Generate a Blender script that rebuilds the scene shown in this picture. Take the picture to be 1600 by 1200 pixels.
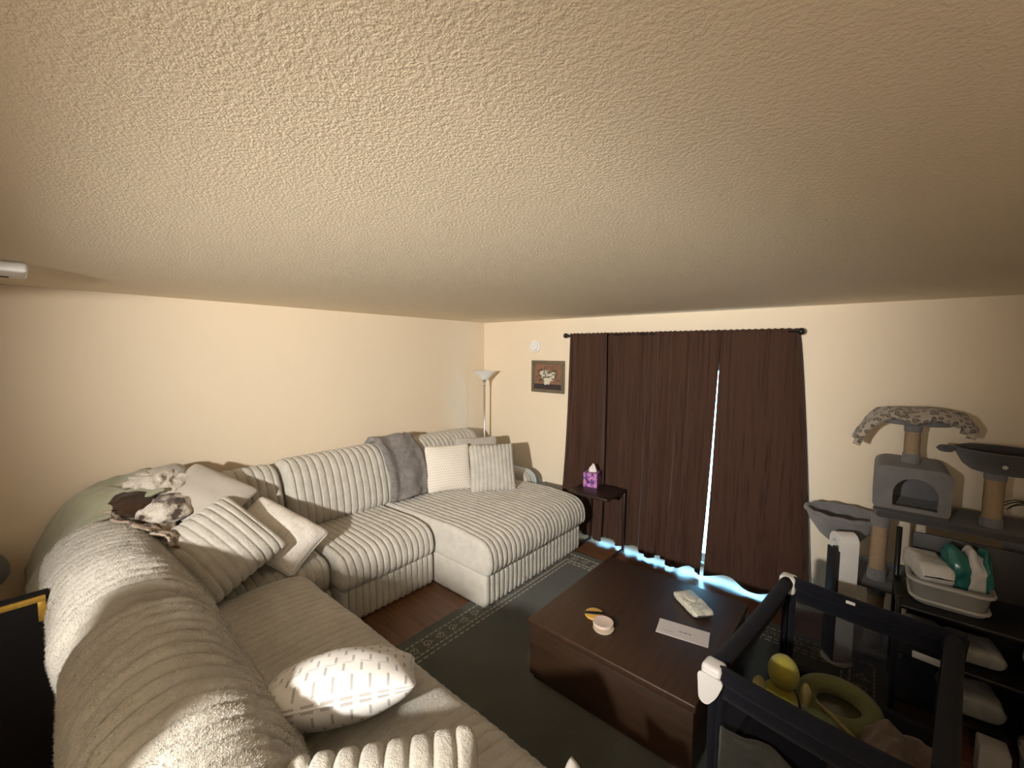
import bpy, bmesh, math, random
import numpy as np
from mathutils import Vector, Matrix, noise

random.seed(7)
for o in list(bpy.data.objects):
    bpy.data.objects.remove(o)
scene = bpy.context.scene
COL = scene.collection

# ---------------------------------------------------------------- camera
cam_data = bpy.data.cameras.new('camera')
cam = bpy.data.objects.new('camera', cam_data)
COL.objects.link(cam)
cam_data.sensor_fit = 'HORIZONTAL'
cam_data.sensor_width = 36.0
cam_data.lens = 36.0 * 662.0 / 1600.0
cam_data.clip_start = 0.02
CR = Vector((0.7585, 0.6517, 0.0081)).normalized()
CF = Vector((-0.649, 0.757, -0.076)).normalized()
CU = CR.cross(CF).normalized()
CR = CF.cross(CU).normalized()
m = Matrix.Identity(4)
for i in range(3):
    m[i][0] = CR[i]; m[i][1] = CU[i]; m[i][2] = -CF[i]
m.translation = Vector((4.113, -4.203, 2.05))
cam.matrix_world = m
scene.camera = cam

# ---------------------------------------------------------------- world (overcast daylight outside the patio door)
world = bpy.data.worlds.new('overcast_sky')
scene.world = world
world.use_nodes = True
bg = world.node_tree.nodes['Background']
bg.inputs['Color'].default_value = (0.28, 0.66, 1.0, 1)
bg.inputs['Strength'].default_value = 42.0

# ---------------------------------------------------------------- the bright lamp of the dining area behind the camera
ld = bpy.data.lights.new('dining_lamp', 'SPOT')
ld.energy = 1270.0
ld.color = (1.0, 0.94, 0.86)
ld.spot_size = math.radians(88); ld.spot_blend = 1.0
ld.shadow_soft_size = 0.075
lo = bpy.data.objects.new('dining_lamp', ld)
lo.location = (3.45, -6.1, 2.12)
lo.rotation_euler = Vector((-math.sin(math.radians(22)), math.cos(math.radians(22)), 0.0)).to_track_quat('-Z', 'Y').to_euler()
COL.objects.link(lo)
# added soft fill light, no real lamp: lifts the ceiling and right side
fd = bpy.data.lights.new('fill_light', 'POINT')
fd.energy = 25.0
fd.color = (1.0, 0.90, 0.76)
fd.shadow_soft_size = 0.28
fo = bpy.data.objects.new('fill_light', fd)
fo.location = (4.45, -4.95, 1.70)
COL.objects.link(fo)
# portal: guides sky sampling through the patio door
pd = bpy.data.lights.new('patio_door_portal', 'AREA')
pd.shape = 'RECTANGLE'; pd.size = 1.82; pd.size_y = 2.0
pd.cycles.is_portal = True
po = bpy.data.objects.new('patio_door_portal', pd)
po.location = (2.66, 0.13, 1.0)
po.rotation_euler = (math.radians(-90), 0, 0)
COL.objects.link(po)

vs = scene.view_settings
vs.view_transform = 'Standard'
vs.look = 'None'
vs.exposure = 0.0
vs.gamma = 1.0
vs.use_curve_mapping = False

# ================================================================ material helpers
class G:
    """small node-graph helper"""
    def __init__(s, name):
        s.m = bpy.data.materials.new(name); s.m.use_nodes = True
        s.t = s.m.node_tree; s.t.nodes.clear()
        s.out = s.t.nodes.new('ShaderNodeOutputMaterial')
    def n(s, typ, props=None, **ins):
        nd = s.t.nodes.new(typ)
        for k, v in (props or {}).items(): setattr(nd, k, v)
        for k, v in ins.items():
            key = int(k[1:]) if k[0] == 'i' and k[1:].isdigit() else k.replace('_', ' ')
            s.set(nd.inputs[key], v)
        return nd
    def set(s, sock, v):
        if isinstance(v, bpy.types.NodeSocket): s.t.links.new(v, sock)
        elif isinstance(v, bpy.types.Node): s.t.links.new(v.outputs[0], sock)
        else:
            if hasattr(sock.default_value, '__len__') and not hasattr(v, '__len__'): v = (v,)*len(sock.default_value)
            if sock.type == 'RGBA' and len(v) == 3: v = tuple(v)+(1,)
            sock.default_value = v
    def M(s, op, a, b=0.0, c=0.0):
        nd = s.t.nodes.new('ShaderNodeMath'); nd.operation = op
        s.set(nd.inputs[0], a); s.set(nd.inputs[1], b); s.set(nd.inputs[2], c)
        return nd.outputs[0]
    def mix(s, f, a, b):
        nd = s.t.nodes.new('ShaderNodeMix'); nd.data_type = 'RGBA'
        s.set(nd.inputs['Factor'], f); s.set(nd.inputs[6], a); s.set(nd.inputs[7], b)
        return nd.outputs[2]
    def ramp(s, f, stops, interp='LINEAR'):
        nd = s.t.nodes.new('ShaderNodeValToRGB'); nd.color_ramp.interpolation = interp
        e = nd.color_ramp.elements
        while len(e) < len(stops): e.new(0.5)
        for i, (p, c) in enumerate(stops):
            e[i].position = p; e[i].color = tuple(c)+(1,) if len(c) == 3 else c
        s.set(nd.inputs[0], f); return nd.outputs[0]
    def coord(s, which='Object'):
        return s.t.nodes.new('ShaderNodeTexCoord').outputs[which]
    def mapped(s, which='Object', scale=(1, 1, 1)):
        nd = s.t.nodes.new('ShaderNodeMapping'); s.set(nd.inputs['Vector'], s.coord(which)); nd.inputs['Scale'].default_value = scale
        return nd.outputs[0]
    def noise(s, scale, vec=None, detail=3, rough=.5):
        nd = s.t.nodes.new('ShaderNodeTexNoise')
        s.set(nd.inputs['Vector'], vec if vec is not None else s.coord())
        nd.inputs['Scale'].default_value = scale; nd.inputs['Detail'].default_value = detail; nd.inputs['Roughness'].default_value = rough
        return nd.outputs[0]
    def voro(s, scale, vec=None, out=0, feature='F1'):
        nd = s.t.nodes.new('ShaderNodeTexVoronoi'); nd.feature = feature
        s.set(nd.inputs['Vector'], vec if vec is not None else s.coord())
        nd.inputs['Scale'].default_value = scale
        return nd.outputs[out]
    def bump(s, h, strength=.5, dist=.005, normal=None):
        nd = s.t.nodes.new('ShaderNodeBump'); s.set(nd.inputs['Height'], h)
        nd.inputs['Strength'].default_value = strength; nd.inputs['Distance'].default_value = dist
        if normal is not None: s.set(nd.inputs['Normal'], normal)
        return nd.outputs[0]
    def pbr(s, color, rough=.8, normal=None, metal=0, sheen=0, spec=.5, coat=0):
        nd = s.t.nodes.new('ShaderNodeBsdfPrincipled')
        s.set(nd.inputs['Base Color'], color); s.set(nd.inputs['Roughness'], rough)
        nd.inputs['Metallic'].default_value = metal
        nd.inputs['Specular IOR Level'].default_value = spec
        nd.inputs['Sheen Weight'].default_value = sheen
        nd.inputs['Sheen Roughness'].default_value = .6
        nd.inputs['Coat Weight'].default_value = coat
        if normal is not None: s.set(nd.inputs['Normal'], normal)
        return nd.outputs[0]
    def done(s, shader):
        s.t.links.new(shader, s.out.inputs['Surface']); return s.m

def plain(name, c, rough=.5, metal=0, spec=.5, var=.08, vscale=14, bump=0, bscale=120, sheen=0):
    g = G(name)
    f = g.noise(vscale)
    c2 = tuple(max(0, x*(1-var*2.2)) for x in c); c1 = tuple(min(1, x*(1+var)) for x in c)
    col = g.mix(f, c2, c1)
    nrm = g.bump(g.noise(bscale, detail=2), bump, .002) if bump else None
    return g.done(g.pbr(col, rough, nrm, metal, sheen, spec))

def fabric(name, c, c2=None, scale=180, strength=.6, dist=.004, sheen=.25, vscale=9, blotch=None):
    g = G(name)
    c2 = c2 or tuple(x*.78 for x in c)
    f = g.M('ADD', g.M('MULTIPLY', g.noise(vscale, detail=4), .6), g.M('MULTIPLY', g.noise(scale*.6, detail=2), .4))
    col = g.mix(g.ramp(f, [(.35, (0, 0, 0)), (.65, (1, 1, 1))]), c2, c)
    h = g.noise(scale, detail=3, rough=.7)
    if blotch: h = g.M('ADD', h, g.M('MULTIPLY', g.noise(scale*.28, detail=3, rough=.65), blotch))
    nrm = g.bump(h, strength, dist)
    return g.done(g.pbr(col, .95, nrm, 0, sheen, .15))

def wood(name, c1, c2, scale=(1, 14, 14), rough=.35, spec=.5, coat=0):
    g = G(name)
    v = g.mapped('Object', scale)
    f = g.noise(3.0, v, 5, .6)
    col = g.mix(g.ramp(f, [(.3, (0, 0, 0)), (.7, (1, 1, 1))]), c1, c2)
    nrm = g.bump(g.noise(9, v, 3), .12, .002)
    return g.done(g.pbr(col, rough, nrm, 0, 0, spec, coat))

# ---- setting
def make_paint(name, c, scale, strength, dist, mode='peel'):
    g = G(name)
    col = g.mix(g.noise(1.3, detail=3), tuple(x*.955 for x in c), c)
    if mode == 'knock':
        warp = g.noise(30, detail=2)
        a = g.ramp(g.noise(scale, detail=4, rough=.55), [(.40, (0, 0, 0)), (.60, (1, 1, 1))])
        b = g.ramp(g.noise(scale*2.3, detail=3, rough=.6), [(.42, (0, 0, 0)), (.62, (1, 1, 1))])
        h = g.M('ADD', g.M('MULTIPLY', a, .7), g.M('MULTIPLY', b, .35))
    else:
        h = g.M('ADD', g.M('MULTIPLY', g.noise(scale, detail=3, rough=.55), .8), g.M('MULTIPLY', g.noise(scale*3, detail=2), .2))
    return g.done(g.pbr(col, .75, g.bump(h, strength, dist), 0, 0, .25))

M = {}
M['wall'] = make_paint('wall_paint', (.79, .68, .525), 70, .30, .003)
M['ceiling'] = make_paint('ceiling_knockdown', (.83, .72, .55), 105, .42, .0020, 'knock')
M['white_paint'] = plain('white_trim_paint', (.82, .80, .76), .45, var=.03)
M['floor'] = None

# ---- floor laminate: plank joints and grain in the material
def floor_mat():
    g = G('laminate_floor')
    v = g.mapped('Object', (1, 1, 1))
    br = g.n('ShaderNodeTexBrick', dict(offset=.37), Vector=v, Scale=1.0, Mortar_Size=.0015, Brick_Width=1.2, Row_Height=.145)
    br.inputs['Color1'].default_value = (.9, .9, .9, 1); br.inputs['Color2'].default_value = (.55, .55, .55, 1); br.inputs['Mortar'].default_value = (.12, .12, .12, 1)
    gr = g.noise(2.2, g.mapped('Object', (1.5, 22, 1)), 5, .6)
    base = g.mix(g.ramp(gr, [(.3, (0, 0, 0)), (.7, (1, 1, 1))]), (.13, .056, .026), (.23, .105, .05))
    mx = g.t.nodes.new('ShaderNodeMix'); mx.data_type = 'RGBA'; mx.blend_type = 'MULTIPLY'; mx.inputs['Factor'].default_value = .55
    g.set(mx.inputs[6], base); g.set(mx.inputs[7], br.outputs[0])
    return g.done(g.pbr(mx.outputs[2], .33, g.bump(br.outputs[1], -.3, .002), 0, 0, .5))
M['floor'] = floor_mat()

# ---- soft goods
M['cord'] = fabric('pale_plush_cord', (.64, .612, .545), (.51, .485, .43), 230, .85, .006, .3, 11, 1.6)
M['cord_dark'] = fabric('pale_plush_base', (.61, .585, .52), (.49, .465, .41), 210, .6, .004, .25, 11)
M['grey_cushion'] = fabric('smooth_grey_cushion', (.56, .52, .47), (.47, .435, .39), 420, .3, .0015, .1, 6)
M['grey_back_cushion'] = fabric('soft_taupe_cushion', (.50, .47, .42), None, 420, .3, .0015, .1, 6)
M['grey_throw'] = fabric('charcoal_sherpa', (.27, .25, .24), (.15, .138, .132), 120, 1.0, .008, .3, 22)
M['green_throw'] = fabric('sage_fleece', (.36, .36, .245), (.29, .295, .20), 200, .35, .003, .3, 5)
M['dark_throw'] = fabric('dark_grey_fleece', (.10, .095, .09), None, 200, .35, .003, .2, 5)
M['white_cloth'] = fabric('white_muslin', (.80, .79, .77), (.70, .69, .67), 260, .3, .002, .1, 8)

def fur_patch():
    g = G('brown_white_fur')
    f = g.noise(7.5, detail=5, rough=.6)
    fine = g.noise(150, g.mapped('Object', (1, 1, .4)), 3, .7)
    c = g.ramp(g.M('ADD', f, g.M('MULTIPLY', fine, .10)), [(.46, (.028, .015, .008)), (.53, (.07, .036, .02)), (.57, (.42, .36, .30)), (.63, (.74, .68, .60)), (.8, (.80, .76, .70))])
    return g.done(g.pbr(c, .9, g.bump(fine, .9, .012), 0, .4, .15))
M['fur'] = fur_patch()
M['white_fur'] = fabric('cream_fleece', (.78, .72, .63), (.55, .49, .42), 90, 1.0, .012, .4, 25)
M['brown_satin'] = fabric('dark_brown_minky', (.055, .028, .014), (.03, .016, .009), 160, .4, .003, .08, 6)
def spotted(name, bgc, spot, ring, scale):
    g = G(name)
    d = g.voro(scale, g.coord(), 0)
    d2 = g.M('ADD', d, g.M('MULTIPLY', g.noise(scale*2.5, detail=2), .28))
    c = g.ramp(d2, [(.30, spot), (.40, spot), (.45, ring), (.56, ring), (.60, bgc)], 'LINEAR')
    return g.done(g.pbr(c, .9, g.bump(g.noise(170, detail=3), .8, .006), 0, .3, .15))
M['leopard'] = spotted('leopard_plush', (.42, .33, .25), (.20, .12, .08), (.035, .022, .016), 26)
M['snow_leopard'] = spotted('grey_snow_leopard_plush', (.42, .36, .29), (.22, .18, .15), (.10, .08, .065), 30)

def uv_fab(name, fn, bscale=300, bstr=.3):
    g = G(name)
    sep = g.n('ShaderNodeSeparateXYZ'); g.set(sep.inputs[0], g.coord('UV'))
    col = fn(g, sep.outputs[0], sep.outputs[1])
    return g.done(g.pbr(col, .92, g.bump(g.noise(bscale, detail=2), bstr, .003), 0, .1, .2))
def _band(g, x, c, w):   # 1 inside |x-c|<w
    return g.M('LESS_THAN', g.M('ABSOLUTE', g.M('SUBTRACT', x, c)), w)
def dash_grid(g, u, v):
    uu = g.M('MULTIPLY', u, 9.0); vv = g.M('MULTIPLY', v, 9.0)
    row = g.M('MULTIPLY', g.M('MODULO', g.M('FLOOR', vv), 2.0), .5)
    fx = g.M('FRACT', g.M('ADD', uu, row)); fy = g.M('FRACT', vv)
    vert = g.M('MULTIPLY', _band(g, fx, .5, .075), _band(g, fy, .5, .36))
    fx2 = g.M('FRACT', g.M('ADD', uu, .25)); fy2 = g.M('FRACT', g.M('ADD', g.M('MULTIPLY', vv, .5), .5))
    hor = g.M('MULTIPLY', _band(g, fy2, .5, .018), _band(g, fx2, .5, .33))
    f = g.M('MAXIMUM', vert, hor)
    return g.mix(g.M('MULTIPLY', f, .85), (.72, .705, .685), (.34, .325, .31))
M['dash'] = uv_fab('white_cotton_dash_grid', dash_grid)
def dots(g, u, v):
    vv = g.M('MULTIPLY', v, 18.0)
    row = g.M('MULTIPLY', g.M('MODULO', g.M('FLOOR', vv), 2.0), .5)
    fx = g.M('FRACT', g.M('ADD', g.M('MULTIPLY', u, 18.0), row)); fy = g.M('FRACT', vv)
    dx = g.M('SUBTRACT', fx, .5); dy = g.M('SUBTRACT', fy, .5)
    r = g.M('SQRT', g.M('ADD', g.M('MULTIPLY', dx, dx), g.M('MULTIPLY', dy, dy)))
    return g.mix(g.M('MULTIPLY', g.M('LESS_THAN', r, .19), .8), (.78, .735, .66), (.45, .36, .28))
M['dots'] = uv_fab('cream_cotton_brown_dots', dots)
def crackle(g, u, v):
    d = g.M('MINIMUM', g.M('ABSOLUTE', g.M('SUBTRACT', g.M('FRACT', g.M('MULTIPLY', u, 11.0)), .5)), g.M('ABSOLUTE', g.M('SUBTRACT', g.M('FRACT', g.M('MULTIPLY', v, 8.0)), .5)))
    line = g.M('LESS_THAN', d, .05)
    brk = g.M('GREATER_THAN', g.noise(30, detail=2), .5)
    return g.mix(g.M('MULTIPLY', g.M('MULTIPLY', line, brk), .5), (.76, .72, .665), (.45, .41, .37))
M['white_crinkle'] = uv_fab('white_crinkled_cotton', crackle, 60, .5)

# ---- curtain: thin brown cloth, lets a little daylight through
def curtain_mat():
    g = G('brown_curtain_cloth')
    weave = g.noise(500, g.mapped('Object', (1, 1, .25)), 2)
    thin = g.ramp(g.noise(6.0, g.mapped('Object', (9, 9, .10)), 3, .6), [(.50, (0, 0, 0)), (.80, (1, 1, 1))])
    col = g.mix(weave, (.050, .022, .0135), (.074, .034, .0215))
    d = g.pbr(col, .85, g.bump(weave, .2, .001), 0, .12, .2)
    tr = g.n('ShaderNodeBsdfTranslucent', Color=(.044, .031, .027))
    mx = g.n('ShaderNodeMixShader'); g.set(mx.inputs[0], g.M('ADD', .12, g.M('MULTIPLY', thin, .6)))
    g.t.links.new(d, mx.inputs[1]); g.t.links.new(tr.outputs[0], mx.inputs[2])
    return g.done(mx.outputs[0])
M['curtain'] = curtain_mat()

def glass_mat():
    g = G('window_glass')
    tr = g.n('ShaderNodeBsdfTransparent', Color=(.93, .96, .96)); gl = g.n('ShaderNodeBsdfGlossy', Roughness=.02)
    fr = g.n('ShaderNodeFresnel', IOR=1.45)
    mx = g.n('ShaderNodeMixShader'); g.set(mx.inputs[0], g.M('MULTIPLY', fr.outputs[0], .45)); g.t.links.new(tr.outputs[0], mx.inputs[1]); g.t.links.new(gl.outputs[0], mx.inputs[2])
    return g.done(mx.outputs[0])
M['glass'] = glass_mat()
def net_mat():
    g = G('playpen_mesh_net')
    sep = g.n('ShaderNodeSeparateXYZ'); g.set(sep.inputs[0], g.coord('UV'))
    a = g.M('LESS_THAN', g.M('FRACT', g.M('MULTIPLY', sep.outputs[0], 260.0)), .35)
    b = g.M('LESS_THAN', g.M('FRACT', g.M('MULTIPLY', sep.outputs[1], 260.0)), .35)
    f = g.M('MAXIMUM', a, b)
    tr = g.n('ShaderNodeBsdfTransparent'); d = g.n('ShaderNodeBsdfDiffuse', Color=(.012, .012, .016))
    mx = g.n('ShaderNodeMixShader'); g.set(mx.inputs[0], f); g.t.links.new(tr.outputs[0], mx.inputs[1]); g.t.links.new(d.outputs[0], mx.inputs[2])
    return g.done(mx.outputs[0])
M['net'] = net_mat()

M['black_metal'] = plain('black_metal', (.012, .011, .011), .4, .3)
M['black_plastic'] = plain('black_plastic', (.012, .012, .013), .35)
M['white_plastic'] = plain('white_plastic', (.78, .77, .76), .4, var=.02)
M['chrome'] = plain('brushed_steel', (.55, .55, .55), .3, .9, var=.03)
M['frosted'] = plain('frosted_white_glass', (.82, .80, .76), .35, var=.03)
M['table'] = wood('espresso_wood', (.026, .0125, .007), (.048, .023, .0125), (14, 1, 14), .45)
M['table_body'] = wood('espresso_wood_panel', (.022, .010, .0042), (.038, .0175, .0075), (1.2, 14, 14), .5)
M['side_table'] = wood('black_brown_wood', (.018, .009, .007), (.03, .015, .011), (1, 14, 14), .4)
M['rug'] = fabric('dark_green_rug_pile', (.060, .068, .050), (.038, .043, .032), 260, .9, .006, .3, 5)
M['rug_cream'] = fabric('cream_rug_yarn', (.46, .43, .33), (.34, .31, .235), 300, .8, .004, .2, 40)
M['plush_grey'] = fabric('grey_carpet_plush', (.20, .195, .20), (.15, .145, .15), 260, .7, .004, .3, 12)
M['plush_dark'] = fabric('charcoal_carpet_plush', (.065, .062, .064), None, 260, .7, .004, .3, 12)
def sisal_mat():
    g = G('sisal_rope')
    sep = g.n('ShaderNodeSeparateXYZ'); g.set(sep.inputs[0], g.coord('Object'))
    w = g.M('ABSOLUTE', g.M('SUBTRACT', g.M('FRACT', g.M('MULTIPLY', sep.outputs[2], 125.0)), .5))
    col = g.mix(g.noise(60, detail=3), (.30, .21, .13), (.42, .31, .20))
    return g.done(g.pbr(col, .9, g.bump(w, .8, .004), 0, 0, .2))
M['sisal'] = sisal_mat()
M['navy'] = fabric('navy_playpen_cloth', (.009, .0095, .016), (.006, .0065, .010), 320, .4, .002, .04, 8)
M['dark_board'] = plain('dark_canvas', (.006, .005, .005), .8, spec=.2)
M['gold'] = plain('gold_leaf', (.80, .50, .10), .32, .75, var=.2, vscale=40)
M['grey_plastic'] = plain('grey_plastic', (.40, .39, .37), .45, var=.03)
M['midgrey_plastic'] = plain('mid_grey_plastic', (.22, .215, .205), .45, var=.03)
M['plant'] = plain('dark_leaf', (.012, .016, .010), .5)
M['terracotta'] = plain('dark_pot', (.05, .035, .028), .6)
M['concrete'] = plain('patio_concrete', (.55, .54, .52), .9, bump=.3)

# ================================================================ geometry helpers
WL = {}
def _link(name, me, mat, parent, loc):
    o = bpy.data.objects.new(name, me); COL.objects.link(o)
    pw = WL.get(parent.name, Vector((0, 0, 0))) if parent else Vector((0, 0, 0))
    o.location = Vector(loc) - pw
    if parent: o.parent = parent
    WL[o.name] = Vector(loc)
    if mat is not None: me.materials.append(mat)
    return o
def mesh(name, verts, faces, mat, parent=None, smooth=True, uvs=None, base=False, recalc=True):
    v = np.asarray(verts, float)
    lo_, hi_ = v.min(0), v.max(0); c = (lo_+hi_)/2
    if parent is None or base: c[2] = lo_[2]
    me = bpy.data.meshes.new(name)
    me.from_pydata((v-c).tolist(), [], [tuple(f) for f in faces])
    if uvs is not None:
        ul = me.uv_layers.new(name='UVMap')
        for lp in me.loops: ul.data[lp.index].uv = uvs[lp.vertex_index]
    if recalc:
        bm = bmesh.new(); bm.from_mesh(me); bmesh.ops.recalc_face_normals(bm, faces=bm.faces); bm.to_mesh(me); bm.free()
    if smooth:
        for p in me.polygons: p.use_smooth = True
    return _link(name, me, mat, parent, c)
def from_bm(name, bm, mat, parent=None, smooth=False):
    v = np.array([list(x.co) for x in bm.verts]); lo_, hi_ = v.min(0), v.max(0); c = (lo_+hi_)/2
    if parent is None: c[2] = lo_[2]
    bmesh.ops.translate(bm, verts=bm.verts, vec=Vector(-c))
    bmesh.ops.recalc_face_normals(bm, faces=bm.faces)
    me = bpy.data.meshes.new(name); bm.to_mesh(me); bm.free()
    if smooth:
        for p in me.polygons: p.use_smooth = True
        try: me.set_sharp_from_angle(angle=math.radians(40))
        except Exception: pass
    return _link(name, me, mat, parent, c)
def add_box(bm, a, b, bevel=0, seg=2, xf=None):
    r = bmesh.ops.create_cube(bm, size=1.0); vs_ = r['verts']
    a = Vector(a); b = Vector(b); s = b-a; c = (a+b)/2
    for v in vs_: v.co = Vector((v.co.x*s.x, v.co.y*s.y, v.co.z*s.z))+c
    if bevel:
        es = list({e for v in vs_ for e in v.link_edges})
        rr = bmesh.ops.bevel(bm, geom=es, offset=min(bevel, min(abs(s.x), abs(s.y), abs(s.z))*.49), segments=seg, affect='EDGES', profile=.5)
        vs_ = list({v for f in rr['faces'] for v in f.verts} | {v for v in vs_ if v.is_valid})
    if xf:
        for v in vs_: v.co = xf(v.co)
    return vs_
def box(name, a, b, mat, parent=None, bevel=.004, seg=2, xf=None):
    bm = bmesh.new(); add_box(bm, a, b, bevel, seg, xf); return from_bm(name, bm, mat, parent, True)
def boxes(name, lst, mat, parent=None, bevel=.003, xf=None):
    bm = bmesh.new()
    for a, b in lst: add_box(bm, a, b, bevel, 2, xf)
    return from_bm(name, bm, mat, parent, True)
def thing(name, label, cat, loc, group=None):
    o = bpy.data.objects.new(name, None); COL.objects.link(o); o.location = loc; o.empty_display_size = .1
    WL[o.name] = Vector(loc); tag(o, label, cat, group); return o
def tag(o, label, cat, group=None):
    o['label'] = label; o['category'] = cat
    if group: o['group'] = group
    return o
def struct(o):
    o['kind'] = 'structure'; return o
def frame_of(d):
    d = Vector(d).normalized(); a = Vector((0, 0, 1)) if abs(d.z) < .9 else Vector((1, 0, 0))
    u = d.cross(a).normalized(); return u, d.cross(u).normalized()
def tube_data(pts, rad, seg=10, closed=False):
    pts = [Vector(p) for p in pts]; n = len(pts); V = []; F = []
    u = None
    for i, p in enumerate(pts):
        if closed: d = pts[(i+1) % n]-pts[i-1]
        else: d = pts[min(i+1, n-1)]-pts[max(i-1, 0)]
        d.normalize()
        if u is None: u, w = frame_of(d)
        else:
            u = (u-d*u.dot(d)).normalized(); w = d.cross(u)
        r = rad[i] if hasattr(rad, '__len__') else rad
        for k in range(seg):
            a = 2*math.pi*k/seg; V.append(p+(u*math.cos(a)+w*math.sin(a))*r)
    for i in range(n if closed else n-1):
        j = (i+1) % n
        for k in range(seg):
            k2 = (k+1) % seg; F.append((i*seg+k, i*seg+k2, j*seg+k2, j*seg+k))
    if not closed:
        F.append(tuple(range(seg))); F.append(tuple((n-1)*seg+k for k in range(seg)))
    return [tuple(v) for v in V], F
def tube(name, pts, rad, mat, parent=None, seg=10, closed=False):
    v, f = tube_data(pts, rad, seg, closed); return mesh(name, v, f, mat, parent)
def lathe(name, prof, loc, mat, parent=None, seg=36, xf=None, base=False):
    V = []; F = []; n = len(prof)
    for (r, z) in prof:
        for k in range(seg):
            a = 2*math.pi*k/seg; V.append((r*math.cos(a), r*math.sin(a), z))
    for i in range(n-1):
        for k in range(seg):
            k2 = (k+1) % seg; F.append((i*seg+k, i*seg+k2, (i+1)*seg+k2, (i+1)*seg+k))
    F.append(tuple(range(seg))); F.append(tuple((n-1)*seg+k for k in range(seg)))
    V = [xf(Vector(v)) if xf else Vector(v) for v in V]
    L = Vector(loc); V = [tuple(v+L) for v in V]
    o = mesh(name, V, F, mat, parent)
    try: o.data.set_sharp_from_angle(angle=math.radians(35))
    except Exception: pass
    return o
def solidify(o, t, off=0):
    md = o.modifiers.new('thickness', 'SOLIDIFY'); md.thickness = t; md.offset = off; return o
def fbm(p, s, oct=3):
    return noise.fractal(Vector(p)*s, .9, 2.0, oct)
def rounded_poly(pts, rads, step=.03):
    """closed polygon -> rounded, evenly resampled outline with outward normals"""
    n = len(pts); out = []
    P = [np.array(p, float) for p in pts]
    for i in range(n):
        p, a, b = P[i], P[i-1], P[(i+1) % n]; r = rads[i] if hasattr(rads, '__len__') else rads
        da = (a-p)/np.linalg.norm(a-p); db = (b-p)/np.linalg.norm(b-p)
        r = min(r, np.linalg.norm(a-p)*.49, np.linalg.norm(b-p)*.49)
        s, e = p+da*r, p+db*r
        for t in np.linspace(0, 1, 7): out.append((1-t)**2*s+2*t*(1-t)*(p*.75+.25*(s+e)/2)+t*t*e)
    out = np.array(out); d = np.linalg.norm(np.roll(out, -1, 0)-out, axis=1); L = d.sum(); N = max(16, int(L/step))
    cum = np.concatenate([[0], np.cumsum(d)]); cl = np.vstack([out, out[:1]])
    ts = np.linspace(0, L, N, endpoint=False)
    q = np.stack([np.interp(ts, cum, cl[:, 0]), np.interp(ts, cum, cl[:, 1])], 1)
    tg = np.roll(q, -1, 0)-np.roll(q, 1, 0); tg /= np.linalg.norm(tg, axis=1)[:, None]
    nr = np.stack([tg[:, 1], -tg[:, 0]], 1)
    area = np.sum(q[:, 0]*np.roll(q[:, 1], -1)-np.roll(q[:, 0], -1)*q[:, 1])
    if area < 0: nr = -nr
    return q, nr
RT = [0, .045, .12, .28, .5, .72, .88, .955]
def ribbed(name, prof, rads, s0, s1, axis, mat, parent, pitch=.055, D=.014, R=.05, wob=.004, bulge=0.0, step=.03, seed=0.0, sag=.006, tilt=0.0):
    """plush cord cushion: ribs wrap round the outline 'prof', grooves spaced along the axis"""
    q, nr = rounded_poly(prof, rads, step); N = len(q); cen = q.mean(0)
    nrib = max(2, round((s1-s0)/pitch)); p = (s1-s0)/nrib; st = []
    for i in range(nrib):
        for t in RT: st.append((s0+(i+t)*p, D*(1-abs(2*t-1)**5)))
    st.append((s1, 0.0))
    V = []
    def put(s, ab):
        z = ab[1]+tilt*(s-s0)/(s1-s0)
        return (ab[0], s, z) if axis == 'y' else (s, ab[0], z)
    def ring(s, off, scl=1.0):
        pts = q
        if scl < .999:
            pts = cen+(q+nr*off-cen)*scl; off = 0.0
        mid = 1-((2*s-s0-s1)/(s1-s0))**2
        for k in range(N):
            P3 = put(s, pts[k])
            w = noise.noise(Vector(P3)*38+Vector((seed, 0, 0)))*wob + noise.noise(Vector(P3)*3.1+Vector((0, seed, 0)))*sag
            V.append(put(s, pts[k]+nr[k]*(off+(w if scl > .9 else w*.5)+bulge*mid)))
    def ends(s):
        ds = min(s-s0, s1-s)
        return R-math.sqrt(max(0, R*R-(R-ds)**2)) if ds < R else 0.0
    for scl in (.02, .35, .65, .88): ring(s0, -R, scl)
    for s, h in st:
        e = ends(s); ring(s, h*(1-e/R*.6)-e)
    for scl in (.88, .65, .35, .02): ring(s1, -R, scl)
    nR = len(V)//N; F = []
    for i in range(nR-1):
        for k in range(N):
            k2 = (k+1) % N; F.append((i*N+k, i*N+k2, (i+1)*N+k2, (i+1)*N+k))
    F.append(tuple(range(N))); F.append(tuple((nR-1)*N+k for k in range(N)))
    return mesh(name, V, F, mat, parent)
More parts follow.
